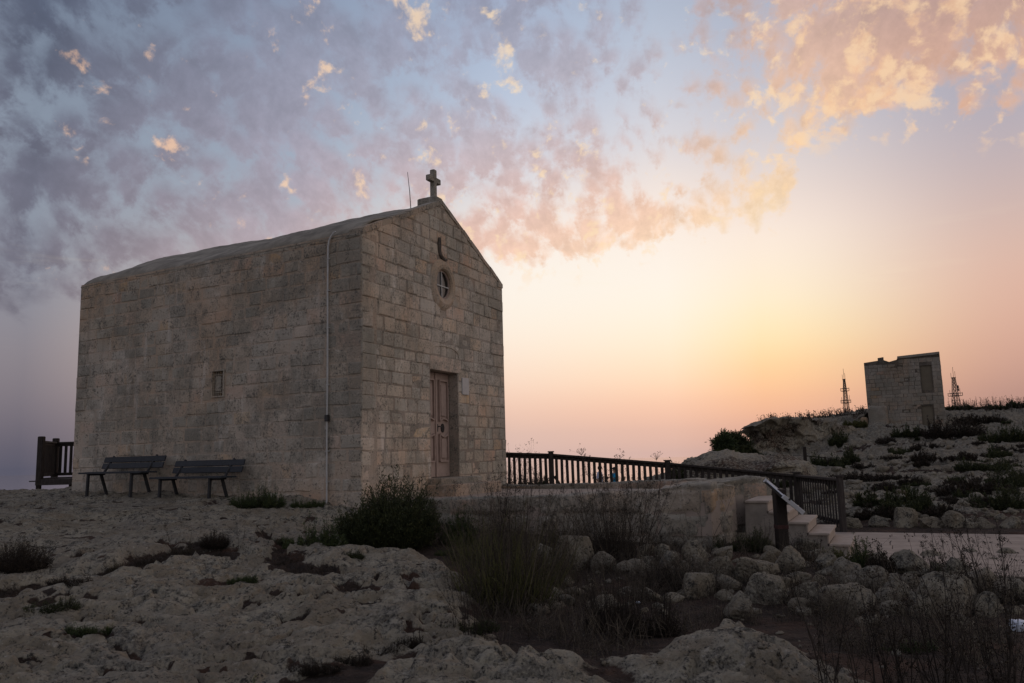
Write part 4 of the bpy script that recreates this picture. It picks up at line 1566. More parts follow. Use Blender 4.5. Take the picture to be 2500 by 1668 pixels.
# ------------------------------------------------------------------ wooden fence behind the terrace
random.seed(9)
fA0 = at_y(1205, 1108, 22.35); fA = at_y(1345, 1112, 21.9); fB = at_y(1630, 1134, 20.9); fC = at_y(1945, 1164, 19.3); fE = at_y(2050, 1174, 16.0)
FN = thing('wooden_fence', (fB.x, fB.y, 0), 'long dark wooden fence of upright pickets behind the terrace', 'fence')
F0 = Vector((fB.x, fB.y, 0))
pts = [fA0, fA, fB, fC, fE]
Hh = [1.08, 1.06, 1.03, 1.0, .97]
for i, (p, h) in enumerate(zip(pts, Hh)):
    if i == 0: continue
    q = Vector((p.x, p.y, p.z)) - F0
    w_ = .135 if i < 4 else .11
    MB().bbox(q + ZV * (-h / 2 + .02), (w_, w_, h + .12), .015).bbox(q + ZV * .095, (w_ + .03, w_ + .03, .035), .01).build('post', M['wood'], FN)
for i in range(4):
    p, q = pts[i] - F0, pts[i + 1] - F0
    d = (q - p); L = d.length; dn = d.normalized()
    side_ = Vector((-dn.y, dn.x, 0)).normalized()
    if i == 3: drop0 = .04
    MB().bar(p + ZV * .02 + dn * .05, q + ZV * .02 - dn * .05, .10, .055, bev=.008).build('rail', M['wood'], FN)
    MB().bar(p - ZV * .052 + dn * .05 + side_ * .036, q - ZV * .052 - dn * .05 + side_ * .036, .045, .09, bev=.006).build('rail', M['wood'], FN)
    MB().bar(p - ZV * (Hh[i] - .17) + dn * .05 + side_ * .045, q - ZV * (Hh[i + 1] - .17) - dn * .05 + side_ * .045, .035, .075, bev=.006).build('rail', M['wood'], FN)
    n_ = int(round(L / (.1475 if i < 3 else .20)))
    for k in range(1, n_):
        t_ = k / n_
        c_ = p + d * t_
        hh = Hh[i] + (Hh[i + 1] - Hh[i]) * t_
        MB().bbox(c_ - ZV * (hh / 2 - .02 + random.uniform(-.006, .006)) , (.076, .024 if i < 3 else .015, hh - .08), .005, Matrix.Rotation(math.atan2(d.y, d.x) + random.uniform(-.05, .05), 3, 'Z') @ Matrix.Rotation(random.uniform(-.014, .014), 3, 'Y')).build('picket', M['wood'], FN)
bs_ = fA - F0
MB().bar(bs_ + ZV * -.55 + Vector((.08, .02, 0)), bs_ + Vector((.36, .2, -1.0)), .04, .06).build('brace', M['dark_wood'], FN)

# ------------------------------------------------------------------ small timber viewing deck behind the chapel
d1 = at_y(95, 1176, 21.0); d2 = at_y(131, 1174, 22.6)
DK = thing('viewing_deck', (d1.x, d1.y, 0), 'timber viewing deck with picket railing at the cliff edge behind the chapel', 'deck')
D0 = Vector((d1.x, d1.y, 0))
zd = d1.z
dsx = d2.x - d1.x
Xe = 4.2
MB().bbox((Xe / 2 - .08, .0, zd - .02), (Xe, .07, .15), .01).build('edge_beam', M['wood'], DK)
MB().bar((-.09, .06, zd - .02), (dsx - .09, 1.68, zd - .02), .07, .15, bev=.01).build('edge_beam', M['wood'], DK)
MB().bar((-.25, .02, zd + .01), (-.08, .02, zd + .01), .05, .03).build('bracket', M['dark_metal'], DK)
for k in range(13):
    MB().bbox((Xe / 2 - .02 + dsx * (k / 25), .10 + k * .128, zd + .07), (Xe - .02 - dsx * (k / 12.5), .118, .028), .005).build('deck_board', M['wood'], DK)
for x in (-.06, 1.9):
    for y in (.05, 1.6):
        gz_ = ground_z(d1.x + x, d1.y + y)
        gz_ = max(gz_, zd - .9)
        MB().bbox((x + .03, y, (zd - .09 + gz_ - .05) / 2), (.10, .10, zd - .09 - gz_ + .1), .008).build('leg', M['wood'], DK)
dp = [(0, 0.02), (dsx, 1.62), (dsx + 2.3, 1.62), (3.9, 1.62)]
tz = EYE + (1142 - 1073) * 21.6 / 2000 - .02
for x, y in dp:
    MB().bbox((x, y, (tz + zd) / 2 + .02), (.14, .14, tz - zd + .10), .015).build('post', M['wood'], DK)
for (a, b_) in ((0, 1), (1, 2), (2, 3)):
    p, q = Vector((*dp[a], 0)), Vector((*dp[b_], 0))
    d = q - p
    MB().bar(p + ZV * (tz - .06), q + ZV * (tz - .06), .10, .05, bev=.006).build('rail', M['wood'], DK)
    MB().bar(p + ZV * (tz - .12), q + ZV * (tz - .12), .035, .07, bev=.006).build('rail', M['wood'], DK)
    MB().bar(p + ZV * (zd + .16), q + ZV * (zd + .16), .035, .08, bev=.006).build('rail', M['wood'], DK)
    n_ = int(round(d.length / .145))
    for k in range(1, n_):
        c_ = p + d * (k / n_)
        MB().bbox(c_ + ZV * ((tz + zd) / 2 + .02), (.078, .024, tz - zd - .2), .005, Matrix.Rotation(math.atan2(d.y, d.x), 3, 'Z')).build('picket', M['wood'], DK)

# ------------------------------------------------------------------ two benches against the long wall
def bench(loc, rz, label):
    B = thing('bench', loc, label, 'bench', 'benches along the chapel wall')
    B.rotation_euler = (0, 0, rz)
    w = M['bench_wood']
    sh = .43
    for k in range(3):
        MB().bbox((0, -.19 + k * .135, sh - .02 + (.004 if k == 1 else 0)), (1.98, .125, .036), .007).build('seat_board', w, B)
    for zc_, yc_ in ((.545, .26), (.675, .31)):
        MB().bbox((.04, yc_, zc_), (1.94, .032, .115), .007, Matrix.Rotation(R(-20), 3, 'X')).build('back_board', w, B)
    for x in (-.72, .66):
        MB().bar((x, -.20, sh - .035), (x, -.215, -.12), .055, .05, bev=.006).build('leg', M['bench_leg'], B)
        MB().bar((x, .08, sh - .035), (x, .26, -.12), .055, .05, up=(1, 0, 0), bev=.006).build('leg', M['bench_leg'], B)
        MB().bar((x, .135, sh - .05), (x, .385, .75), .05, .035, up=(1, 0, 0), bev=.006).build('back_support', M['bench_leg'], B)
        MB().bar((x, -.22, sh - .055), (x, .17, sh - .055), .05, .035).build('seat_bearer', M['bench_leg'], B)
    return B


M['bench_leg'] = plain('bench_leg_wood', (.040, .039, .040), .75, .3, .35, 6)
LDEG = math.atan2(-Ld.y, -Ld.x)
for (pa, pb, yy, lab) in (((427, 1123), (598, 1123), 16.0, 'weathered wooden bench nearer the drain pipe with its boards catching the light'),
                          ((257, 1114), (400, 1113), 17.5, 'weathered wooden bench at the far end of the chapel wall near the deck')):
    best = None
    for q in range(0, 800, 4):
        c_ = C0 + Ld * (q / 100) + Ns * .50
        m_ = project((c_.x, c_.y, 1.6))[0]
        e_ = abs(m_ - (pa[0] + pb[0]) / 2 + 36)
        if best is None or e_ < best[0]: best = (e_, c_)
    c_ = best[1]
    zg_ = min(ground_z(c_.x + Ld.x * s_ + Ns.x * .2, c_.y + Ld.y * s_ + Ns.y * .2) for s_ in (-.7, .7))
    zt_ = at_y(0, (pa[1] + pb[1]) / 2, c_.y).z
    zt_ = EYE + (1112 - .0263 * ((pa[0] + pb[0]) / 2 - 1250) - pa[1]) * c_.y / 2000
    bench((c_.x, c_.y, zt_ - .735), LDEG, lab)

# ------------------------------------------------------------------ ruined square building on the hill
TY = 73.0
t0 = at_y(2122, 1040, 74.6); t1 = at_y(2311, 1040, 72.0)
tb = at_y(2200, 1062, TY).z
TF = (t1 - t0); TF.z = 0; TW_ = TF.length; TF.normalize()
TN = Vector((TF.y, -TF.x, 0))
TH = at_y(2122, 886, 74.6).z - tb
TW = thing('ruined_tower', (t0.x, t0.y, 0), 'ruined square limestone building with two blocked doorways on the hill', 'building')
TZ = Vector((t0.x, t0.y, 0))
tp = lambda a, z, d=0.0: TF * a + TN * d + Vector((0, 0, z))
zb_, zt_ = tb - .8, tb + TH
DEP = 6.2
h2 = zt_ + .35
prof = [(0, zb_), (TW_, zb_), (TW_, h2 + .20), (TW_ * .45, h2 - .10), (TW_ * .44, zt_ + .10), (TW_ * .34, zt_ - .05), (TW_ * .27, zt_ + .14), (TW_ * .27, zt_ + .42), (TW_ * .19, zt_ + .36), (TW_ * .19, zt_ + .12), (0, zt_)]


def wz(px, py):
    d_ = ray(px, py)
    o_ = Vector((0, 0, EYE)) - TZ
    v = o_ + d_ * (-(o_.dot(TN)) / d_.dot(TN))
    return v.dot(TF), v.z


ua0, uz1 = wz(2246, 893); ua1, uz0 = wz(2279, 952)
la0, lz1 = wz(2250, 991); la1, lz0 = wz(2284, 1056)
tower_front = tess('front_wall', prof, [[(ua0, uz0), (ua0, uz1), (ua1, uz1), (ua1, uz0)], [(la0, lz0), (la0, lz1), (la1, lz1), (la1, lz0)]], tp, M['tower_mortar'], 0, TW, .5)
for nm, aa, zz in (('blocked_window', (ua0, ua1), (uz0, uz1)), ('blocked_door', (la0, la1), (lz0, lz1))):
    MB().box(tp(sum(aa) / 2, sum(zz) / 2, -.22), (aa[1] - aa[0] - .004, .2, zz[1] - zz[0] - .004), Matrix((TF, TN, ZV)).transposed()).build(nm, M['blockup'], TW)
tl = lambda a, z, d=0.0: TF * TW_ - TN * a + TF * d + Vector((0, 0, z))
tess('side_wall', [(.02, zb_), (DEP, zb_), (DEP, h2 - .3), (.02, h2 + .18)], [], tl, M['tower_mortar'], 0, TW, .5)
tl2 = lambda a, z, d=0.0: -TN * a - TF * d + Vector((0, 0, z))
tess('side_wall', [(.02, zb_), (DEP, zb_), (DEP, zt_ - .2), (.02, zt_)], [], tl2, M['tower_mortar'], 0, TW, .5)
tess('rear_wall', [(.02, zb_), (TW_ - .02, zb_), (TW_ - .02, h2 - .3), (.02, zt_ - .2)], [], lambda a, z, d=0.0: -TN * DEP + TF * a - TN * d + Vector((0, 0, z)), M['tower_mortar'], 0, TW, .5)
MB().prism([TF * .4 - TN * .4 + ZV * (zt_ - .6), TF * (TW_ - .4) - TN * .4 + ZV * (zt_ - .6), TF * (TW_ - .4) - TN * (DEP - .4) + ZV * (zt_ - .6), TF * .4 - TN * (DEP - .4) + ZV * (zt_ - .6)], (0, 0, .2)).build('roof', M['tower_stone'], TW)
MB().bbox(tp(TW_ * .725, h2 + .02, -.12), (TW_ * .55, .5, .22), .03, Matrix((TF * .998 + ZV * .052, TN, ZV)).transposed(), tone=.5).build('coping_stone', M['tower_stone'], TW)
random.seed(77)
ALL = []
C0_keep = C0
C0 = TZ
rows = courses(zb_, h2 + .2, .345, .22)


def hole_of(a0_, a1_, z0_, z1_):
    return lambda z0, z1: (a0_ - .05, a1_ + .05) if z0 < z1_ + .02 and z1 > z0_ - .02 else None


tl_lims = []


def under_top(p):
    return 1


lay('t', tp, [r_ for r_ in rows if r_[1] < zt_ - .08], 0, TW_, .50, [hole_of(ua0, ua1, uz0, uz1), hole_of(la0, la1, lz0, lz1)], [], lambda c: min(1, max(0, random.gauss(.4, .22))))
lay('t', tp, [(r_[0], min(r_[1], h2 - .12)) for r_ in rows if r_[1] >= zt_ - .08 and r_[0] < h2 - .25], TW_ * .46, TW_, .5, [], [], lambda c: random.random())
lay('t', tl, [r_ for r_ in rows if r_[1] < h2 - .3], 0, DEP, .62, [], [], lambda c: random.random())
ALL.sort(key=lambda q: -q[0])
rest_v, rest_f, rest_t = [], [], []
for k, (ar, wall, vs, fs, tn) in enumerate(ALL):
    vs = [v + (TN if True else 0) * 0 for v in vs]
    if k < 290:
        link('stone', np_mesh('stone', vs, fs, False, {'tone': np.full(len(vs), tn)}), M['tower_stone'], TW)
    else:
        b0 = len(rest_v); rest_v += [tuple(v) for v in vs]; rest_f += [[q + b0 for q in f] for f in fs]; rest_t += [tn] * len(vs)
if rest_v:
    tag(link('stonework', np_mesh('stonework', rest_v, rest_f, False, {'tone': rest_t}), M['tower_stone'], TW), kind='stuff')
C0 = C0_keep
# broken buttress at the foot of its near corner
bq = MB()
ax, az1 = wz(2122, 993); bx, _ = wz(2170, 1000)
bq.box(tp((ax + bx) / 2 - .12, (tb - .6 + az1) / 2, .30), (bx - ax, .8, az1 - tb + .6), Matrix((TF, TN, ZV)).transposed())
rough('buttress', bq, M['tower_stone'], TW, .07, .3, 1.2, 4)
MB().bbox(tp(-.35, tb + .9, .15), (.6, .6, 1.6), .12, Matrix((TF, TN, ZV)).transposed()).build('buttress_stump', M['tower_stone'], TW)

# ------------------------------------------------------------------ radio masts on the upland
def mast(px, pyb, pyt, Y, label, plats, wb, wt):
    b_ = at_y(px, pyb, Y); tpz = at_y(px, pyt, Y).z
    zb = EYE + .0345 * math.hypot(b_.x, b_.y) - 1.5
    T = thing('radio_mast', (b_.x, b_.y, zb), label, 'mast', 'radio masts beyond the ridge')
    H = tpz - zb
    hw = lambda z: wb / 2 + (wt - wb) / 2 * (z / H)
    for sx_ in (-1, 1):
        for sy_ in (-1, 1):
            MB().bar((sx_ * wb / 2, sy_ * wb / 2, 0), (sx_ * wt / 2, sy_ * wt / 2, H), .19, .19).build('leg', M['mast'], T)
    lat = MB()
    z = 0
    while z < H - .5:
        z2 = min(H, z + hw(z) * 2.1)
        for (ax_, ay_), (bx_, by_) in (((-1, -1), (1, -1)), ((1, -1), (1, 1)), ((1, 1), (-1, 1)), ((-1, 1), (-1, -1))):
            a, b2 = hw(z), hw(z2)
            lat.bar((ax_ * a, ay_ * a, z), (bx_ * b2, by_ * b2, z2), .085, .085)
            lat.bar((bx_ * a, by_ * a, z), (ax_ * b2, ay_ * b2, z2), .13, .13)
            lat.bar((ax_ * b2, ay_ * b2, z2), (bx_ * b2, by_ * b2, z2), .13, .13)
        z = z2
    lat.build('lattice', M['mast'], T)
    for fz, w in plats:
        p = MB()
        zz = H * fz
        p.box((0, 0, zz), (w, w, .24))
        for (x0_, y0_), (x1_, y1_) in (((-1, -1), (1, -1)), ((1, -1), (1, 1)), ((1, 1), (-1, 1)), ((-1, 1), (-1, -1))):
            p.bar((x0_ * w / 2, y0_ * w / 2, zz + 1.3), (x1_ * w / 2, y1_ * w / 2, zz + 1.3), .18, .18)
            p.bar((x0_ * w / 2, y0_ * w / 2, zz), (x0_ * w / 2, y0_ * w / 2, zz + 1.6), .2, .2)
        p.build('platform', M['mast'], T)
    for x, h in ((0, 5.5), (wt * .8, 3.2), (-wt * 1.1, 2.4)):
        MB().tube([(x, 0, H - .5), (x, 0, H + h)], .09, 5).build('aerial', M['mast'], T)
    for x, z, hh in ((-plats[0][1] / 2 - .2, H * plats[0][0], 3), (plats[0][1] / 2 + .2, H * plats[0][0] + .5, 3.4)):
        MB().tube([(x, 0, z), (x, 0, z + hh)], .10, 5).build('aerial', M['mast'], T)
    MB().bbox((0, 0, H), (wt + .5, wt + .5, .3), .05).build('cap', M['mast'], T)
    return T


mast(2067, 1004, 926, 420, 'distant steel lattice mast with two platforms beyond the cliff top', ((.40, 3.6), (.70, 3.0)), 2.7, .7)
m2 = mast(2337, 1012, 922, 420, 'distant steel lattice mast with one broad platform, standing past the ruined building', ((.50, 4.8),), 3.5, 1.1)
for z in (12.5, 14):
    MB().tube([(1.2, -.4, z), (1.7, -.8, z + .1)], .75, 10).build('dish', M['mast'], m2)

# thin pole on the ridge
pb = at_y(2445, 1012, 95)
tag(link('pole', MB().tube([(pb.x, pb.y, pb.z - 1.0), (pb.x, pb.y, at_y(2445, 979, 95).z)], .055, 6).build('tmp', M['dark_wood']).data, None), 'thin bare pole standing on the ridge at the far edge of the hill', 'pole')
bpy.data.objects.remove(bpy.data.objects['tmp'])
pb = at_y(1968, 1150, 40)
oldf = thing('old_fence', (pb.x, pb.y, ground_z(pb.x, pb.y)), 'remnant of an old post and wire fence on the slope below the cliff', 'fence')
MB().bar((0, 0, -.3), (0, 0, 1.05), .13, .13).build('post', M['dark_wood'], oldf)
MB().bar((0, 0, .62), (1.5, .5, .45), .05, .05).build('rail', M['dark_wood'], oldf)
MB().bar((1.2, .4, -.3), (1.1, .4, .55), .07, .07).build('post', M['dark_wood'], oldf)
for k in range(5):
    MB().bar((-1.0 - k * .55, .3 + .1 * k, -.4), (-1.0 - k * .55, .3 + .1 * k, .75), .05, .05).build('post', M['dark_wood'], oldf)
for z in (.35, .65):
    MB().bar((0, 0, z), (-3.4, .75, z), .02, .02).build('wire', M['dark_metal'], oldf)

# ------------------------------------------------------------------ overhanging cliff below the ruined building
def cliff(name, top, zdrop, over, mat, seed, rows=70, cols=220, back=9.0, rise=.025):
    """rock face swept along its lip: top runs back from the lip, the face tucks in under it"""
    top = [Vector(p) for p in top]
    L = [0]
    for a, b_ in zip(top[:-1], top[1:]): L.append(L[-1] + (b_ - a).length)
    vs = []
    for j in range(cols + 1):
        s_ = L[-1] * j / cols
        i = max(k for k in range(len(top) - 1) if L[k] <= s_ + 1e-6)
        u = (s_ - L[i]) / (L[i + 1] - L[i])
        P_ = top[i].lerp(top[i + 1], u)
        d = (top[min(i + 1, len(top) - 1)] - top[i]); d.z = 0; d.normalize()
        nrm = Vector((d.y, -d.x, 0))
        fr_ = s_ / L[-1]
        for r_ in range(rows + 1):
            t_ = r_ / rows
            if t_ < .30:
                k = t_ / .30
                bd = Vector((P_.x, P_.y, 0)).normalized()
                q = P_ + bd * back * (1 - k) ** 1.5 + ZV * (rise * back * (1 - k) ** 1.5)
            else:
                k = (t_ - .30) / .70
                dz_ = zdrop(fr_) * k
                tuck = over(fr_) * (math.sin(math.pi * min(1, k * 1.25) ** .8) - 1.0 * k * k * .9)
                q = P_ - nrm * tuck - ZV * dz_
            vs.append(q)
    vs = np.array(vs)
    k = (rows + 1)
    n1 = fbm3(vs * .45, 5, .55, seed); n2 = fbm3(vs * np.array([1.1, 1.1, 2.6]), 5, .6, seed + 9)
    cl_ = fbm3(vs * np.array([.5, .5, 1.6]) + 11, 3, .5, seed + 4)
    vs = vs + np.stack([n1 * .85 + n2 * .55, fbm3(vs * .5 + 30, 4, .55, seed + 3) * .9 + n2 * .5, fbm3(vs * .7 + 60, 4, .55, seed + 5) * .5 + .22 * n2], 1)
    i = np.arange((cols + 1) * k).reshape(cols + 1, k)
    f = np.stack([i[:-1, :-1], i[1:, :-1], i[1:, 1:], i[:-1, 1:]], -1).reshape(-1, 4)
    soil = np.clip(.42 + cl_ * .9, 0, .62)
    o = link(name, np_mesh(name, vs, f, True, {'soil': soil * .85, 'tone': np.full(len(vs), .5)}), mat)
    return o


lip = [at_y(1812, 1052, 60.5), at_y(1835, 1036, 59.5), at_y(1870, 1028, 59.5), at_y(1915, 1023, 60), at_y(1960, 1022, 61), at_y(2010, 1024, 63), at_y(2060, 1040, 65), at_y(2110, 1055, 68)]
cl = cliff('cliff', lip, lambda f: 4.4 - 1.6 * f, lambda f: .85 * (1 - f) - .25, M['cliff'], 5)
tag(cl, kind='structure')
# low bare limestone outcrop beyond the fence
lip2 = [at_y(1655, 1150, 36), at_y(1690, 1128, 33.5), at_y(1730, 1121, 32.5), at_y(1790, 1119, 32), at_y(1850, 1127, 32), at_y(1910, 1124, 32), at_y(1960, 1134, 32.5), at_y(2000, 1158, 33)]
oc = cliff('rock_outcrop', lip2, lambda f: 2.6, lambda f: -.9, M['rock'], 15, 60, 200, 5.0)
tag(oc, kind='structure')
lip3 = [at_y(2085, 1010, 80), at_y(2100, 1004, 79), at_y(2112, 1004, 78), at_y(2122, 1012, 77)]
oc2 = cliff('rock_outcrop', lip3, lambda f: 3.0, lambda f: -.6, M['hill'], 25, 40, 60, 4.0)
tag(oc2, kind='structure')

# ------------------------------------------------------------------ two people beyond the fence
def skinned(name, joints, edges, radii, mat, parent, lev=2):
    me = bpy.data.meshes.new(name)
    me.from_pydata(joints, edges, [])
    o = link(name, me, mat, parent)
    sk = o.modifiers.new('skin', 'SKIN')
    for v, r_ in zip(me.skin_vertices[0].data, radii):
        v.radius = (r_, r_) if not isinstance(r_, tuple) else r_
    me.skin_vertices[0].data[0].use_root = True
    sb = o.modifiers.new('sub', 'SUBSURF'); sb.levels = lev; sb.render_levels = lev
    return o


def person(loc, rz, label, shirt, arm_up):
    """1.72 m figure facing local -Y"""
    Pn = thing('person', loc, label, 'person', 'people beyond the fence')
    Pn.rotation_euler = (0, 0, rz)
    J = {'pel': (0, 0, .93), 'wai': (0, .01, 1.08), 'che': (0, .02, 1.28), 'nck': (0, .015, 1.46), 'nk2': (0, -.005, 1.53), 'hd0': (0, -.015, 1.60), 'hd1': (0, -.02, 1.69)}
    for s_, nm in ((-1, 'l'), (1, 'r')):
        J['sh' + nm] = (s_ * .19, .015, 1.40)
        if arm_up and nm == 'r':
            J['el' + nm] = (s_ * .25, -.20, 1.22); J['wr' + nm] = (s_ * .18, -.42, 1.28); J['ha' + nm] = (s_ * .17, -.50, 1.30)
        else:
            J['el' + nm] = (s_ * .25, .05, 1.12); J['wr' + nm] = (s_ * .25, -.05, .88); J['ha' + nm] = (s_ * .245, -.08, .80)
        J['hp' + nm] = (s_ * .10, 0, .88); J['kn' + nm] = (s_ * .11, -.02 + .03 * s_, .49); J['an' + nm] = (s_ * .12, .03 + .05 * s_, .08); J['to' + nm] = (s_ * .13, -.14 + .05 * s_, .035)
    Rr = {'pel': .13, 'wai': .115, 'che': .14, 'nck': .07, 'nk2': .052, 'hd0': .075, 'hd1': .085}
    for nm in 'lr':
        Rr.update({'sh' + nm: .062, 'el' + nm: .043, 'wr' + nm: .030, 'ha' + nm: .034, 'hp' + nm: .092, 'kn' + nm: .06, 'an' + nm: .042, 'to' + nm: .035})
    E = [('pel', 'wai'), ('wai', 'che'), ('che', 'nck'), ('nck', 'nk2'), ('nk2', 'hd0'), ('hd0', 'hd1')]
    for nm in 'lr':
        E += [('nck', 'sh' + nm), ('sh' + nm, 'el' + nm), ('el' + nm, 'wr' + nm), ('wr' + nm, 'ha' + nm), ('pel', 'hp' + nm), ('hp' + nm, 'kn' + nm), ('kn' + nm, 'an' + nm), ('an' + nm, 'to' + nm)]

    def sub(names, grow, nm, mat):
        ks = [k for k in J if k in names]
        e_ = [(ks.index(a), ks.index(b_)) for a, b_ in E if a in ks and b_ in ks]
        return skinned(nm, [J[k] for k in ks], e_, [Rr[k] + grow for k in ks], mat, Pn)
    sub(list(J), 0, 'body', M['skin'])
    sub(['pel', 'wai', 'che', 'nck', 'shl', 'ell', 'shr', 'elr'] , .022, 'shirt', shirt)
    sub(['pel', 'hpl', 'knl', 'anl', 'hpr', 'knr', 'anr'], .018, 'trousers', M['trousers'])
    bm = bmesh.new(); bmesh.ops.create_icosphere(bm, subdivisions=3, radius=.112)
    for v in list(bm.verts):
        if v.co.z < -.03 and v.co.y < .02: bm.verts.remove(v)
    me = bpy.data.meshes.new('hair'); bm.to_mesh(me); bm.free()
    hr = link('hair', me, M['hair'], Pn); hr.location = (0, -.005, 1.67)
    for s_, d_ in ((-1, 0), (1, 0)):
        pass
    MB().bbox((0, -.125, 1.625), (.028, .04, .045), .01).build('nose', M['skin'], Pn)
    return Pn


q1 = at_y(1464, 1138, 40.0); q2 = at_y(1500, 1141, 40.4)
for q, lab, sh, rz, up_ in ((q1, 'person in a pale shirt with dark hair seen between the fence pickets', M['shirt_pale'], R(65), False),
                            (q2, 'person in a bright blue jacket with an arm held out, beyond the fence', M['shirt_blue'], R(-70), True)):
    person((q.x, q.y, q.z - 1.76), rz, lab, sh, up_)

# ------------------------------------------------------------------ boulders
def ico(sub):
    bm = bmesh.new(); bmesh.ops.create_icosphere(bm, subdivisions=sub, radius=1)
    v = np.array([q.co for q in bm.verts]); f = np.array([[q.index for q in p.verts] for p in bm.faces]); bm.free()
    return v, f


ICO = {k: ico(k) for k in (1, 2, 3, 4, 5)}


def rock_verts(sub, seed, blocky=.5):
    v, f = ICO[sub]
    r = np.random.default_rng(seed)
    p = v.copy()
    # chop with a few planes for broken faces
    for _ in range(int(8 + 8 * blocky)):
        nn_ = r.normal(size=3); nn_ /= np.linalg.norm(nn_)
        h = r.uniform(.48, .88)
        d = p @ nn_ - h
        p = p - np.outer(np.maximum(d, 0) * r.uniform(.75, 1.0), nn_)
    n1 = fbm3(p * 1.6 + seed * 3.1, 4, .55, seed); n2 = fbm3(p * 6 + seed, 4, .62, seed + 3)
    n3 = fbm3(p * 17 + seed, 3, .6, seed + 6)
    p = p * (1 + .13 * n1 + .075 * n2 + .032 * n3)[:, None]
    return p, f


def boulder(px0, px1, py0, py1, label, seed, blocky=.5, Y=None, name='boulder', mat='boulder', tilt=0):
    cx = (px0 + px1) / 2
    if Y is None:
        h = hit(cx, py1 - (py1 - py0) * .12)
    else:
        q = at_y(cx, py1, Y); h = Vector((q.x, q.y, ground_z(q.x, q.y)))
    gk = 1.16 if Y is None and py0 > 1372 else 1.0
    w = gk * (px1 - px0) * h.y / FPX
    ht = (1 + (gk - 1) * .7) * (py1 - py0) * h.y / FPX
    d = min(w, max(ht * 1.1, w * .75))
    sub = 5 if w > .42 else 4
    p, f = rock_verts(sub, seed, blocky)
    r = np.random.default_rng(seed + 100)
    an = r.uniform(0, 6.28)
    c_, s_ = math.cos(an), math.sin(an)
    p = p @ np.array([[c_, -s_, 0], [s_, c_, 0], [0, 0, 1]]).T
    ext = p.max(0) - p.min(0)
    p = (p - (p.max(0) + p.min(0)) / 2) / ext * np.array([w, d, ht * 1.22])
    if tilt:
        ct, st = math.cos(R(tilt)), math.sin(R(tilt))
        p = p @ np.array([[ct, 0, st], [0, 1, 0], [-st, 0, ct]]).T
    low = np.minimum(p[:, 2] - (-ht * .45), 0)
    p[:, 2] -= low * .4
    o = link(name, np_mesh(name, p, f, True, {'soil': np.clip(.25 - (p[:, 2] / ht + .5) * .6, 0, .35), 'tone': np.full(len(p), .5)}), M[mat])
    zc = at_y(cx, (py0 + py1) / 2, h.y + d * .3)
    o.location = (zc.x, h.y + d * .3, zc.z - ht * .06)
    if name == 'boulder':
        tag(o, label, 'boulder', None)
    return o


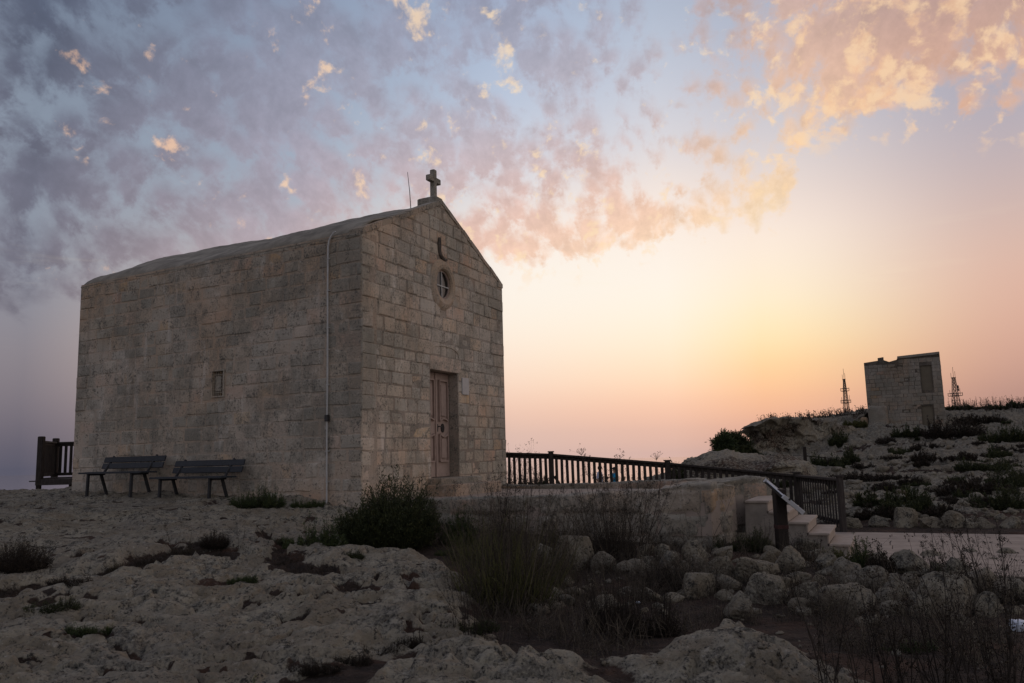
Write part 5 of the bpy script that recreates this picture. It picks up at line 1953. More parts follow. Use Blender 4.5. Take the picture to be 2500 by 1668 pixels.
BL = [
    (1665, 1745, 1405, 1470, 'round pale boulder at the open edge of the bare earth', .2),
    (1773, 1831, 1453, 1522, 'small squarish block standing upright on the bare earth', .9),
    (1826, 1911, 1408, 1484, 'brown boulder just behind the small upright block', .5),
    (1786, 1905, 1362, 1432, 'wide pointed boulder above the small upright block', .6),
    (1893, 1965, 1338, 1412, 'rough boulder at the foot of the information panel post', .5),
    (1714, 1806, 1360, 1420, 'boulder below the return of the terrace wall, partly hidden by dry stems', .4),
    (1942, 2008, 1426, 1470, 'low boulder with a smooth pale top near the large angular block', .3),
    (2040, 2108, 1366, 1440, 'tall grey boulder behind the large angular block', .5),
    (2096, 2158, 1388, 1446, 'rounded grey boulder to the right of the tall grey one', .3),
    (2015, 2142, 1438, 1520, 'large angular block at the front of the boulder heap', .9),
    (2175, 2274, 1346, 1412, 'dark boulder against the near edge of the stone road', .5),
    (2258, 2380, 1412, 1528, 'largest boulder of the heap, blunt topped, at the right', .5),
    (2226, 2298, 1450, 1518, 'boulder leaning against the left flank of the largest boulder', .7),
    (2150, 2206, 1470, 1508, 'small boulder lying between the angular block and the largest boulder', .4),
    (2298, 2360, 1364, 1420, 'boulder at the road edge with dry stalks before it', .4),
    (2362, 2428, 1395, 1462, 'brown boulder behind the tall stalks at the right edge', .5),
    (2380, 2432, 1452, 1516, 'boulder half in shade beside the white plastic bag', .5),
    (1992, 2042, 1352, 1402, 'narrow boulder under the green sprigs by the road', .6),
    (1438, 1500, 1262, 1318, 'rounded boulder against the terrace wall among dry stems', .3),
    (1388, 1440, 1284, 1316, 'flat stone lying left of the rounded boulder by the terrace wall', .4),
    (1402, 1456, 1303, 1340, 'orange tinged stone below the flat stone by the terrace wall', .4),
    (1356, 1452, 1312, 1404, 'big boulder behind the tall green bush, left of the bare earth', .5),
    (1440, 1506, 1350, 1402, 'boulder in front of the dark dry shrub at the wall foot', .4),
    (1555, 1600, 1330, 1366, 'pale stone leaning against the middle of the terrace wall foot', .6),
    (1562, 1612, 1360, 1396, 'pale wedge of stone below the leaning one at the wall foot', .8),
    (1598, 1640, 1330, 1374, 'slanted pale slab among the stones at the wall foot', .9),
    (1608, 1670, 1347, 1400, 'boulder right of the slanted pale slab', .5),
    (1666, 1730, 1322, 1384, 'grey boulder resting against the terrace wall corner', .5),
    (1684, 1730, 1356, 1408, 'boulder below the terrace wall corner, above the round pale one', .4),
    (2320, 2372, 1500, 1540, 'low stone in front of the largest boulder', .4),
    (2205, 2240, 1405, 1440, 'small dark stone behind the leaning boulder', .4),
    (1930, 1975, 1400, 1432, 'small stone in the gap right of the panel post', .4),
    (2430, 2500, 1420, 1480, 'boulder cut by the right edge of the view', .4),
    (1735, 1790, 1335, 1372, 'stone wedged between the terrace wall corner and the steps', .6),
    (1850, 1900, 1345, 1380, 'half buried stone left of the panel post', .6),
    (1975, 2025, 1405, 1440, 'broken stone filling the gap left of the tall grey boulder', .8),
    (2110, 2165, 1350, 1392, 'upright stone behind the rounded grey boulder, at the road edge', .7),
    (2160, 2215, 1420, 1462, 'cracked stone between the rounded grey boulder and the leaning boulder', .8),
    (2268, 2320, 1372, 1412, 'squat stone behind the largest boulder', .6),
    (1500, 1556, 1372, 1408, 'mossy stone left of the pale wedge at the wall foot', .5),
    (1290, 1352, 1330, 1380, 'stone half hidden in the dry stems left of the big boulder', .5),
    (1640, 1690, 1385, 1412, 'flat stone above the round pale boulder', .7),
    (2060, 2110, 1408, 1440, 'small angular stone on top of the large angular block', .8),
    (2090, 2150, 1505, 1532, 'low stone lying before the large angular block', .6),
    (1930, 1990, 1462, 1498, 'stone left of the large angular block, sunk in the earth', .6),
]
for k, (a, b_, c, d, lab, bl) in enumerate(BL):
    boulder(a, b_, c, d, lab, 300 + k * 7, bl)
RL = [
    (2057, 2107, 1264, 1294, 'leftmost of the low stones along the far road edge, by the fence end', .4),
    (2068, 2124, 1238, 1272, 'long low rock behind the leftmost stones of the far road edge', .3),
    (2122, 2176, 1260, 1294, 'flattish stone on the far road edge next to the broad double boulder', .4),
    (2175, 2243, 1241, 1295, 'broad double boulder below the spiky bush on the far road edge', .5),
    (2246, 2301, 1264, 1296, 'low stone right of the broad double boulder on the far road edge', .4),
    (2303, 2352, 1249, 1296, 'pale pointed boulder on the far road edge', .5),
    (2352, 2390, 1267, 1296, 'small stone right of the pale pointed boulder on the far road edge', .4),
    (2392, 2430, 1272, 1297, 'lowest stone in the shade on the far road edge', .4),
    (2443, 2488, 1262, 1299, 'last pale stone of the far road edge, near the right of the view', .4),
]
for k, (a, b_, c, d, lab, bl) in enumerate(RL):
    cx = (a + b_) / 2
    q = at_z(cx, d - 2, .0)
    boulder(a, b_, c, d, lab, 700 + k * 5, bl, Y=q.y + .12)
# loose rubble and pebbles that nobody could count
def scatter(name, count, place, smin, smax, seed, mat, sub=1):
    r = np.random.default_rng(seed)
    vs, fs, b0 = [], [], 0
    sh = [rock_verts(sub, 900 + q, .7) for q in range(8)]
    for k in range(count):
        q = place(r)
        if q is None: continue
        p, f = sh[k % 8]
        s_ = smin * (smax / smin) ** (r.random() ** 1.8)
        an = r.uniform(0, 6.28); c_, s2 = math.cos(an), math.sin(an)
        pp = (p * np.array([1, r.uniform(.6, 1), r.uniform(.45, .8)])) @ np.array([[c_, -s2, 0], [s2, c_, 0], [0, 0, 1]]).T * s_
        vs.append(pp + np.array([q[0], q[1], ground_z(q[0], q[1]) + s_ * .15])); fs.append(f + b0); b0 += len(p)
    v = np.concatenate(vs)
    o = link(name, np_mesh(name, v, np.concatenate(fs), True, {'soil': np.zeros(len(v)), 'tone': RNG.random(len(v))}), M[mat])
    return tag(o, kind='stuff')


def in_px(x0, x1, y0, y1):
    def f(r):
        q = hit(r.uniform(x0, x1), r.uniform(y0, y1))
        return (q.x, q.y)
    return f


def gully(r):
    q = hit(r.uniform(1150, 2500), r.uniform(1330, 1640))
    return (q.x, q.y)


scatter('rubble', 330, gully, .008, .045, 5, 'boulder', 2)
scatter('rubble', 300, in_px(1300, 2490, 1310, 1500), .04, .24, 6, 'boulder', 3)
scatter('rubble', 150, in_px(0, 1150, 1260, 1640), .006, .022, 7, 'boulder', 1)
scatter('rubble', 150, in_px(2060, 2500, 1235, 1285), .04, .16, 8, 'boulder', 2)


def hillrocks(r):
    q = hit(r.uniform(1960, 2500), r.uniform(1040, 1235), 17)
    return (q.x, q.y)


scatter('rubble', 260, hillrocks, .08, .34, 9, 'hill', 2)

# ------------------------------------------------------------------ plants
def unit(a):
    return a / (np.linalg.norm(a, axis=-1, keepdims=True) + 1e-9)


class Leaves:
    def __init__(s):
        s.v, s.f, s.t, s.n = [], [], [], 0

    def add(s, P_, D, L, Wd, tone, r, fold=.25):
        """leaf blades: base P_, direction D, length L, width Wd"""
        k = len(P_)
        if k == 0: return
        sd = unit(np.cross(D, r.normal(size=(k, 3))))
        up_ = np.cross(sd, D)
        L = np.broadcast_to(L, (k,))[:, None]; Wd = np.broadcast_to(Wd, (k,))[:, None]
        a = P_
        b_ = P_ + D * L * .45 + sd * Wd * .5 + up_ * L * fold * .3
        c = P_ + D * L
        d = P_ + D * L * .45 - sd * Wd * .5 + up_ * L * fold * .3
        s.v.append(np.stack([a, b_, c, d], 1).reshape(-1, 3))
        s.f.append(np.arange(k * 4).reshape(-1, 4) + s.n)
        s.t.append(np.repeat(np.broadcast_to(tone, (k,)), 4))
        s.n += k * 4

    def build(s, name, mat, parent):
        v = np.concatenate(s.v)
        return link(name, np_mesh(name, v, np.concatenate(s.f), False, {'tone': np.concatenate(s.t)}), mat, parent)


class Twigs:
    def __init__(s):
        s.v, s.f, s.t, s.n = [], [], [], 0

    def add(s, A_, B_, ra, rb, tone=.5):
        k = len(A_)
        if k == 0: return
        d = unit(B_ - A_)
        ref = np.where(np.abs(d[:, 2:3]) > .9, np.array([[1., 0, 0]]), np.array([[0, 0, 1.]]))
        a = unit(np.cross(d, ref)); b_ = np.cross(d, a)
        ra = np.broadcast_to(ra, (k,))[:, None]; rb = np.broadcast_to(rb, (k,))[:, None]
        ring = []
        for base, r_ in ((A_, ra), (B_, rb)):
            for q in range(3):
                t_ = 2 * math.pi * q / 3
                ring.append(base + (a * math.cos(t_) + b_ * math.sin(t_)) * r_)
        s.v.append(np.stack(ring, 1).reshape(-1, 3))
        i = np.arange(k)[:, None] * 6 + s.n
        s.f += [np.concatenate([i + q, i + (q + 1) % 3, i + 3 + (q + 1) % 3, i + 3 + q], 1) for q in range(3)]
        s.t.append(np.repeat(np.broadcast_to(tone, (k,)), 6))
        s.n += k * 6

    def build(s, name, mat, parent):
        v = np.concatenate(s.v)
        return link(name, np_mesh(name, v, np.concatenate(s.f), False, {'tone': np.concatenate(s.t)}), mat, parent)


def heath_lobe(lv, tw, c0, w, h, n_shoots, seed, leaf, lw, per, spread, spike, depth):
    """bush of many leafy shoots rising out of a rounded mass"""
    r = np.random.default_rng(seed)
    th = r.uniform(0, 2 * np.pi, n_shoots); rr = np.sqrt(r.random(n_shoots))
    bx, by = rr * np.cos(th) * w * .28, rr * np.sin(th) * w * .28 * depth
    base = np.stack([bx, by, np.zeros(n_shoots) - .03], 1)
    out = np.stack([np.cos(th) * rr * spread, np.sin(th) * rr * spread, np.ones(n_shoots) * (.75 + .3 * (1 - rr))], 1) + r.normal(size=(n_shoots, 3)) * .14
    d = unit(out)
    # how far each shoot may go: an ellipsoid with an uneven top
    lump = 1 + .55 * fbm3(np.stack([np.cos(th) * 1.3 * rr + seed * 1.7, np.sin(th) * 1.3 * rr, rr * 1.2], 1), 3, .5, seed)
    aa = np.stack([np.full(n_shoots, w / 2), np.full(n_shoots, w / 2 * depth), np.full(n_shoots, h * .86)], 1)
    A_ = ((d / aa) ** 2).sum(1); B_ = 2 * (base * d / aa ** 2).sum(1); C_ = ((base / aa) ** 2).sum(1) - 1
    L = (-B_ + np.sqrt(np.maximum(B_ ** 2 - 4 * A_ * C_, 0))) / (2 * A_)
    L = np.maximum(L * lump, .1 * L) * r.uniform(.40, 1.05, n_shoots) ** .7
    L = L * (1 + spike * (r.random(n_shoots) < .22) * r.uniform(.15, 1, n_shoots))
    bend = unit(d + np.array([0, 0, .5]))
    c0 = np.array(c0)
    tone_s = np.clip(r.beta(2, 2.3, n_shoots) * .8 + .22 * (d[:, 2] - .5), 0, 1)
    t_ = r.random((n_shoots, per)) ** .7 * .86 + .16
    P_ = base[:, None] + (d[:, None] * (1 - t_[..., None] * .5) + bend[:, None] * t_[..., None] * .5) * (L[:, None] * t_)[..., None]
    P_ = P_ + r.normal(size=P_.shape) * (.008 + .035 * w * (1 - t_[..., None]))
    D = unit(bend[:, None] * .9 + r.normal(size=P_.shape) * .45)
    lv.add((P_ + c0).reshape(-1, 3), D.reshape(-1, 3), (leaf * r.uniform(.6, 1.35, P_.shape[:2])).ravel(), lw * r.uniform(.7, 1.3, n_shoots * per),
           np.clip((tone_s[:, None] + r.normal(size=t_.shape) * .12 + .12 * (t_ - .6)).ravel(), 0, 1), r)
    k = min(n_shoots, 260)
    m_ = base[:k] + d[:k] * (L[:k] * .5)[:, None]
    tip = base[:k] + (d[:k] * .5 + bend[:k] * .5) * (L[:k] * .98)[:, None]
    tw.add(base[:k] + c0, m_ + c0, .0045, .003, r.random(k)); tw.add(m_ + c0, tip + c0, .003, .0014, r.random(k))


def heath(e, w, h, n_shoots, seed, leaf=.03, lw=.008, mat='leaf_dark', per=26, spread=.9, dome=.5, spike=.35, stem='stalk_dark', depth=.9, single=False):
    """one plant: a main mass and, when it is wide, smaller lobes that run into it"""
    r = np.random.default_rng(seed + 5000)
    lv, tw = Leaves(), Twigs()
    if w > h * 1.05 and n_shoots >= 110 and not single:
        k = int(r.integers(3, 6))
        xs_ = np.linspace(-.34, .34, k) + r.normal(size=k) * .05
        hs_ = r.uniform(.5, 1.0, k); hs_[int(r.integers(0, k))] = 1.05
        ws_ = r.uniform(.34, .58, k)
        tot = (ws_ * hs_).sum()
        for q in range(k):
            heath_lobe(lv, tw, (xs_[q] * w, r.normal() * .10 * w * depth, 0), w * ws_[q], h * hs_[q], max(14, int(n_shoots * 1.05 * ws_[q] * hs_[q] / tot)), seed + 17 * q,
                       leaf, lw, per, spread, spike, depth)
    else:
        heath_lobe(lv, tw, (0, 0, 0), w, h, n_shoots, seed, leaf, lw, per, spread, spike, depth)
    lv.build('foliage', M[mat], e)
    tw.build('stem', M[stem], e)


def stalks(e, w, h, n_, seed, r0=.0045, mat='stalk', branch=5, umbel=.35, lean=.25, bushy=0, seedmat='leaf_brown', wx=1.0):
    """dry plant: thin upright stalks that fork near the top, with seed heads"""
    r = np.random.default_rng(seed)
    tw, lv = Twigs(), Leaves()
    for _ in range(n_):
        th = r.uniform(0, 6.283); q = math.sqrt(r.random()) * w * .30
        p = np.array([math.cos(th) * q * wx, math.sin(th) * q * .7, -.04])
        d = unit(np.array([math.cos(th) * lean * r.random() * 1.4 + r.normal() * .10, math.sin(th) * lean * r.random() + r.normal() * .08, 1.0]))
        H = h * r.uniform(.5, 1.0)
        seg = 7
        pts = [p]
        for k in range(seg):
            d = unit(d + r.normal(size=3) * .075 + np.array([0, 0, .02]))
            pts.append(pts[-1] + d * H / seg)
        pts = np.array(pts)
        rad = r0 * r.uniform(.6, 1.2) * np.linspace(1, .38, seg + 1)
        tone = r.random()
        tw.add(pts[:-1], pts[1:], rad[:-1], rad[1:], tone)
        nb = r.poisson(branch)
        for _b in range(nb):
            k = int(r.integers(2 if not bushy else 1, seg + 1))
            q0 = pts[k]
            dd = unit((pts[k] - pts[k - 1]) * 4 / (H / seg) + r.normal(size=3) * np.array([2.4, 2.0, 1.0]))
            L = H * r.uniform(.08, .30) * (1.1 - k / seg * .5)
            q1 = q0 + dd * L * .5; dd2 = unit(dd + r.normal(size=3) * .25 + np.array([0, 0, .35])); q2 = q1 + dd2 * L * .5
            tw.add(np.array([q0, q1]), np.array([q1, q2]), np.array([rad[k] * .62, rad[k] * .46]), np.array([rad[k] * .46, rad[k] * .28]), tone)
            for _c in range(int(r.integers(0, 3))):
                t_ = r.uniform(.3, 1)
                s0 = q1 + (q2 - q1) * t_
                s1 = s0 + unit(dd2 + r.normal(size=3) * .8) * L * .3
                tw.add(s0[None], s1[None], rad[k] * .3, rad[k] * .2, tone)
                kk = int(r.integers(2, 6))
                lv.add(s1 + r.normal(size=(kk, 3)) * .006, unit(r.normal(size=(kk, 3)) + [0, 0, .5]), r0 * 2.4, r0 * 1.6, r.random(kk), r)
            kk = int(r.integers(2, 6))
            lv.add(q2 + r.normal(size=(kk, 3)) * .006, unit(r.normal(size=(kk, 3)) + [0, 0, .5]), r0 * 2.6, r0 * 1.8, r.random(kk), r)
        if r.random() < umbel:
            kk = 9
            c_ = pts[-1]
            dirs = unit(np.stack([r.normal(size=kk), r.normal(size=kk), np.abs(r.normal(size=kk)) * .7 + .5], 1))
            en = c_ + dirs * H * r.uniform(.04, .075, (kk, 1))
            tw.add(np.repeat(c_[None], kk, 0), en, r0 * .35, r0 * .22, tone)
            for q in en:
                lv.add(q + r.normal(size=(6, 3)) * .007, unit(r.normal(size=(6, 3)) + [0, 0, .8]), r0 * 2.6, r0 * 1.6, r.random(6), r)
        else:
            lv.add(pts[-1] + r.normal(size=(5, 3)) * .008, unit(r.normal(size=(5, 3)) + [0, 0, .8]), r0 * 3, r0 * 1.8, r.random(5), r)
    tw.build('stem', M[mat], e)
    if lv.n:
        lv.build('seed_heads', M[seedmat], e)


def blades(e, w, h, n_, seed, lw=.006, mat='leaf_olive', droop=.3, wx=1.0):
    """upright thin leaves and green stems from the ground"""
    r = np.random.default_rng(seed)
    tw, tot = Twigs(), n_
    th = r.uniform(0, 6.283, tot); q = np.sqrt(r.random(tot)) * w * .42
    p = np.stack([np.cos(th) * q * wx, np.sin(th) * q * .7, np.full(tot, -.03)], 1)
    d = unit(np.stack([np.cos(th) * q / w * 1.1 + r.normal(size=tot) * .22, np.sin(th) * q / w + r.normal(size=tot) * .2, np.ones(tot)], 1))
    H = h * r.uniform(.25, 1.0, tot) * (1.0 - .5 * (q / (w * .45)) ** 2)
    tone = r.beta(2, 2, tot)
    seg = 4
    for k in range(seg):
        d2 = unit(d + r.normal(size=(tot, 3)) * .10 + np.array([0, 0, -droop * .3 * (k / seg)]))
        p2_ = p + d2 * (H / seg)[:, None]
        tw.add(p, p2_, lw * .5 * (1 - k / seg * .7), lw * .5 * (1 - (k + 1) / seg * .75), tone)
        p, d = p2_, d2
    return tw.build('blades', M[mat], e)


def plant(px, py, label, cat='bush', name='bush', Y=None, group=None, sink=0.0):
    h = hit(px, py) if Y is None else at_y(px, py, Y)
    z = ground_z(h.x, h.y)
    return thing(name, (h.x, h.y, z - sink), label, cat, group), h.y


def mm(px, Y):
    return px * Y / FPX


# (the big dark bush by the chapel corner and its neighbours)
e, Y = plant(950, 1306, 'big dark rounded bush in front of the chapel corner', Y=11.6)
heath(e, mm(285, Y), mm(180, Y), 1500, 1, .044, .012, 'leaf_dark', 32, .95, spike=.25, single=True)
e, Y = plant(1118, 1292, 'deep green spiky bush between the big dark bush and the dry stems', Y=11.9)
heath(e, mm(96, Y), mm(96, Y), 300, 2, .04, .008, 'leaf_green', 28, .7, spike=.4)
e, Y = plant(632, 1238, 'low grassy bush against the chapel wall near the right-hand bench')
heath(e, mm(120, Y), mm(56, Y), 340, 3, .045, .007, 'leaf_green', 22, 1.0, spike=.5)
e, Y = plant(738, 1238, 'small grey green tuft at the wall foot, left of the drain pipe')
heath(e, mm(42, Y), mm(27, Y), 120, 4, .03, .007, 'leaf_green', 20, 1.0)
e, Y = plant(776, 1238, 'tiny tuft at the wall foot touching the drain pipe')
heath(e, mm(38, Y), mm(25, Y), 110, 5, .03, .007, 'leaf_green', 20, 1.0)
for k, (px, py, w, h) in enumerate(((707, 1308, 30, 46), (752, 1312, 66, 50), (800, 1312, 52, 62), (832, 1306, 40, 48))):
    e, Y = plant(px, py, ['leftmost small sprig of the green row before the big dark bush', 'wide low sprig in the green row before the big dark bush',
                          'tallest sprig of the green row before the big dark bush', 'sprig of the green row that touches the big dark bush'][k], cat='shrub', name='sprig', Y=10.9)
    heath(e, mm(w, Y), mm(h, Y), 46 + 14 * (k % 3), 10 + k, .030, .009, 'leaf_green', 34, .8, spike=.6)
e, Y = plant(40, 1398, 'dark rounded bush cut by the left edge of the view')
heath(e, mm(150, Y), mm(84, Y), 420, 20, .026, .006, 'leaf_brown', 28, 1.0, spike=.35, single=True)
e, Y = plant(522, 1343, 'dark cushion plant at the upper end of the long crack')
heath(e, mm(76, Y), mm(40, Y), 240, 21, .02, .005, 'leaf_brown', 26, 1.1, spike=.2, single=True)
for k, (px, py, w) in enumerate(((430, 1352, 80), (350, 1378, 80), (268, 1398, 90), (170, 1425, 100))):
    e, Y = plant(px, py, ['dry scrub high in the long crack, next to the dark cushion', 'dry scrub midway along the long crack', 'dry scrub lower along the long crack', 'sparse scrub low in the long crack, towards the left'][k], cat='shrub', name='scrub')
    heath(e, mm(w, Y), mm(26 - 3 * k, Y), 120, 25 + k, .018, .004, 'leaf_brown' if k % 2 else 'leaf_dry', 20, 1.2, depth=.5)
# tall fennel and the dry plants in the hollow
e, Y = plant(1235, 1496, 'tall green and dry bush with upright stems in the middle of the hollow', Y=8.6)
blades(e, mm(250, Y), mm(285, Y), 330, 30, .0065, 'leaf_olive')
stalks(e, mm(330, Y), mm(340, Y), 70, 31, .0042, 'stalk', 7, .25, .36, 1)
heath(e, mm(180, Y), mm(210, Y), 110, 32, .040, .006, 'leaf_olive', 26, .6, spike=.6)
heath(e, mm(290, Y), mm(80, Y), 240, 33, .030, .006, 'leaf_brown', 24, 1.1)
e, Y = plant(1330, 1395, 'tangle of grey dry stems behind the tall green bush', Y=10.0)
stalks(e, mm(190, Y), mm(190, Y), 46, 34, .004, 'stalk', 7, .2, .35, 1)
blades(e, mm(180, Y), mm(140, Y), 240, 35, .006, 'leaf_dry')
e, Y = plant(1235, 1350, 'tall thin dry stalk plant rising before the right end of the chapel front', Y=11.4)
stalks(e, mm(90, Y), mm(260, Y), 9, 36, .0055, 'stalk_dark', 16, .1, .12, 1)
stalks(e, mm(190, Y), mm(180, Y), 50, 37, .0042, 'stalk', 8, .1, .3, 1)
heath(e, mm(150, Y), mm(90, Y), 220, 38, .03, .006, 'leaf_dry', 20, 1.0)
e, Y = plant(1165, 1345, 'low olive weeds between the deep green bush and the tall stalk', Y=10.8)
blades(e, mm(130, Y), mm(120, Y), 260, 39, .006, 'leaf_olive')
heath(e, mm(120, Y), mm(70, Y), 160, 40, .03, .007, 'leaf_dry', 22, 1.0)
e, Y = plant(1500, 1356, 'tall branching dry plant standing before the terrace wall', Y=11.5)
stalks(e, mm(190, Y), mm(268, Y), 15, 41, .0055, 'stalk_dark', 12, .7, .26, 1, wx=1.4)
stalks(e, mm(290, Y), mm(200, Y), 84, 42, .0042, 'stalk', 9, .3, .35, 1)
e, Y = plant(1500, 1372, 'dark leafless shrub at the foot of the tall branching dry plant', Y=11.1)
heath(e, mm(120, Y), mm(125, Y), 330, 43, .03, .005, 'leaf_brown', 22, .8)
e, Y = plant(1400, 1310, 'olive weeds in the shade of the terrace wall', Y=12.0)
stalks(e, mm(200, Y), mm(130, Y), 34, 44, .004, 'stalk', 8, .2, .3, 1)
heath(e, mm(170, Y), mm(66, Y), 170, 45, .03, .007, 'leaf_dry', 22, 1.0)
e, Y = plant(1540, 1552, 'dense dark brown shrub on the bare earth behind the front slabs')
heath(e, mm(190, Y), mm(180, Y), 700, 46, .024, .004, 'leaf_brown', 26, .9, spike=.4)
stalks(e, mm(190, Y), mm(190, Y), 22, 47, .003, 'stalk_dark', 7, .1, .4, 1)
e, Y = plant(1662, 1436, 'low brown scrub left of the round pale boulder')
heath(e, mm(190, Y), mm(92, Y), 420, 48, .026, .004, 'leaf_brown', 24, 1.1, spike=.5)
e, Y = plant(1420, 1470, 'thin dry grass on the bare earth right of the tall green bush')
stalks(e, mm(240, Y), mm(120, Y), 60, 49, .0028, 'stalk', 5, .1, .3, 1)
blades(e, mm(220, Y), mm(70, Y), 260, 50, .004, 'leaf_dry')
e, Y = plant(1710, 1330, 'single pair of thin dry stems at the terrace wall corner', Y=11.9)
stalks(e, mm(110, Y), mm(190, Y), 5, 51, .004, 'stalk', 5, .1, .15)
e, Y = plant(1822, 1352, 'dark green bush at the foot of the stone steps', Y=12.0)
heath(e, mm(128, Y), mm(72, Y), 360, 52, .03, .007, 'leaf_dark', 24, .95, spike=.4)
stalks(e, mm(170, Y), mm(90, Y), 22, 53, .0035, 'stalk', 6, .1, .4, 1)
e, Y = plant(1960, 1372, 'dry upright weeds right of the information panel post')
stalks(e, mm(120, Y), mm(80, Y), 36, 54, .0035, 'stalk_dark', 6, .15, .25, 1)
blades(e, mm(110, Y), mm(60, Y), 200, 55, .005, 'leaf_dry')
e, Y = plant(2040, 1378, 'bushy green sprig at the near corner of the road')
heath(e, mm(92, Y), mm(66, Y), 110, 56, .030, .009, 'leaf_olive', 32, .7, spike=.5)
e, Y = plant(2106, 1392, 'pointed dark green sprig standing up against the pale road')
heath(e, mm(52, Y), mm(96, Y), 60, 57, .030, .009, 'leaf_green', 44, .35, spike=.3)
e, Y = plant(2152, 1404, 'reddish dark sprig right of the pointed one')
heath(e, mm(72, Y), mm(84, Y), 80, 58, .032, .011, 'leaf_brown', 34, .6, spike=.4)
e, Y = plant(1890, 1440, 'brown dry tuft among the boulders below the panel post')
heath(e, mm(110, Y), mm(70, Y), 240, 59, .03, .005, 'leaf_brown', 22, 1.0)
e, Y = plant(1945, 1480, 'dark twiggy tuft left of the large angular block')
stalks(e, mm(120, Y), mm(60, Y), 30, 60, .003, 'stalk_dark', 6, 0, .6, 1)
# undergrowth nobody could count: dead twigs, grass and weeds over the bare earth
ug = thing('undergrowth', (0, 0, 0), None, None)
tag(ug, kind='stuff')
ru = np.random.default_rng(44)
tw, lv = Twigs(), Leaves()
for k in range(1500):
    px, py = ru.uniform(1130, 2500), ru.uniform(1300, 1640)
    if ru.random() < .35: px, py = ru.uniform(1130, 1750), ru.uniform(1290, 1470)
    if px > 1980 and py < 1420: continue
    q = hit(px, py)
    if soil_at(q.x, q.y) < .6: continue
    s_ = fbm2(np.array([q.x * 1.1]), np.array([q.y * 1.1]), 2, seed=301)[0]
    if s_ < -.12: continue
    nn_ = int(ru.integers(5, 13))
    o_ = np.array([q.x, q.y, q.z - .01]) + np.c_[ru.normal(size=(nn_, 2)) * .06, np.zeros(nn_)]
    d_ = unit(np.c_[ru.normal(size=(nn_, 2)) * .55, np.ones(nn_)])
    H = ru.uniform(.05, .30, nn_) * (1 + .8 * s_) * (1.5 if k % 6 == 0 else 1)
    mid_ = o_ + d_ * (H * .55)[:, None]
    d2_ = unit(d_ + ru.normal(size=(nn_, 3)) * .4)
    end_ = mid_ + d2_ * (H * .5)[:, None]
    tn = ru.random(nn_)
    tw.add(o_, mid_, .0028, .0020, tn); tw.add(mid_, end_, .0020, .001, tn)
    b_ = mid_ + unit(d2_ + ru.normal(size=(nn_, 3)) * .9) * (H * .35)[:, None]
    tw.add(mid_, b_, .0016, .0009, tn)
    kk = int(ru.integers(6, 26))
    i_ = ru.integers(0, nn_, kk)
    P_ = o_[i_] + (end_[i_] - o_[i_]) * ru.uniform(.05, 1, (kk, 1)) + ru.normal(size=(kk, 3)) * .012
    lv.add(P_, unit(ru.normal(size=(kk, 3)) + [0, 0, .6]), ru.uniform(.012, .035, kk), ru.uniform(.003, .007, kk), np.clip(ru.random(kk) * .5 + (.35 if k % 5 == 0 else 0), 0, 1), ru)
tag(tw.build('dead_twigs', M['stalk'], ug), kind='stuff')
tag(lv.build('weeds', M['leaf_brown'], ug), kind='stuff')
# tall dark stalks at the right front
for k, (px, py, w, h, n_) in enumerate(((2110, 1668, 190, 330, 9), (2215, 1668, 150, 300, 12), (2300, 1668, 170, 380, 12), (2400, 1660, 190, 400, 14), (2470, 1668, 150, 300, 12), (2020, 1690, 120, 300, 5))):
    e, Y = plant(px, py, ['tall dark leaning stalks at the front, left of the thicket', 'shorter dark stalks in the middle of the front thicket', 'tallest dark stalks in the front thicket, before the largest boulder',
                          'dense dark stalks below the white plastic bag', 'dark stalks in the bottom right corner', 'few bent stalks over the front slab at the right'][k], cat='dry plant', name='dry_stalks', Y=5.0 + .1 * (k % 3))
    stalks(e, mm(w, Y), mm(h, Y), n_, 70 + k, .0052, 'stalk_dark', 11, .2, .30, 1)
e, Y = plant(2440, 1520, 'thick dark stalk plant rising over the road at the right', cat='dry plant', name='dry_stalks', Y=8.4)
stalks(e, mm(190, Y), mm(250, Y), 12, 80, .006, 'stalk_dark', 11, .3, .3, 1)
heath(e, mm(110, Y), mm(80, Y), 160, 81, .03, .006, 'leaf_brown', 22, .9)
e, Y = plant(2330, 1430, 'dark shrub on the road edge behind the thick stalks', Y=10.0)
heath(e, mm(80, Y), mm(56, Y), 150, 82, .03, .006, 'leaf_dark', 24, .8)
stalks(e, mm(160, Y), mm(150, Y), 8, 83, .0045, 'stalk_dark', 8, .3, .3, 1)
e, Y = plant(2270, 1420, 'thin dry umbel plant between the boulders and the road', cat='dry plant', name='dry_stalks', Y=9.8)
stalks(e, mm(80, Y), mm(110, Y), 7, 84, .004, 'stalk_dark', 8, .8, .2, 1)
# small things at the front
e, Y = plant(556, 1672, 'pointed green sprig at the bottom edge, left one of a pair', cat='shrub', name='sprig', Y=5.25)
heath(e, mm(44, Y), mm(88, Y), 40, 90, .016, .005, 'leaf_green', 44, .35, spike=.2)
e, Y = plant(627, 1690, 'rounded green sprig on a bare stem at the bottom edge', cat='shrub', name='sprig', Y=5.25)
heath(e, mm(70, Y), mm(112, Y), 46, 91, .016, .005, 'leaf_green', 44, .45, spike=.2)
e, Y = plant(590, 1680, 'dark low twigs under the two green sprigs at the bottom edge', cat='shrub', name='scrub', Y=5.2)
heath(e, mm(110, Y), mm(46, Y), 90, 92, .012, .003, 'leaf_brown', 24, 1.0)
e, Y = plant(1570, 1672, 'mossy green plant in the gap between the two front slabs', cat='shrub', name='scrub', Y=5.3)
heath(e, mm(150, Y), mm(60, Y), 160, 93, .014, .004, 'leaf_green', 26, 1.1)
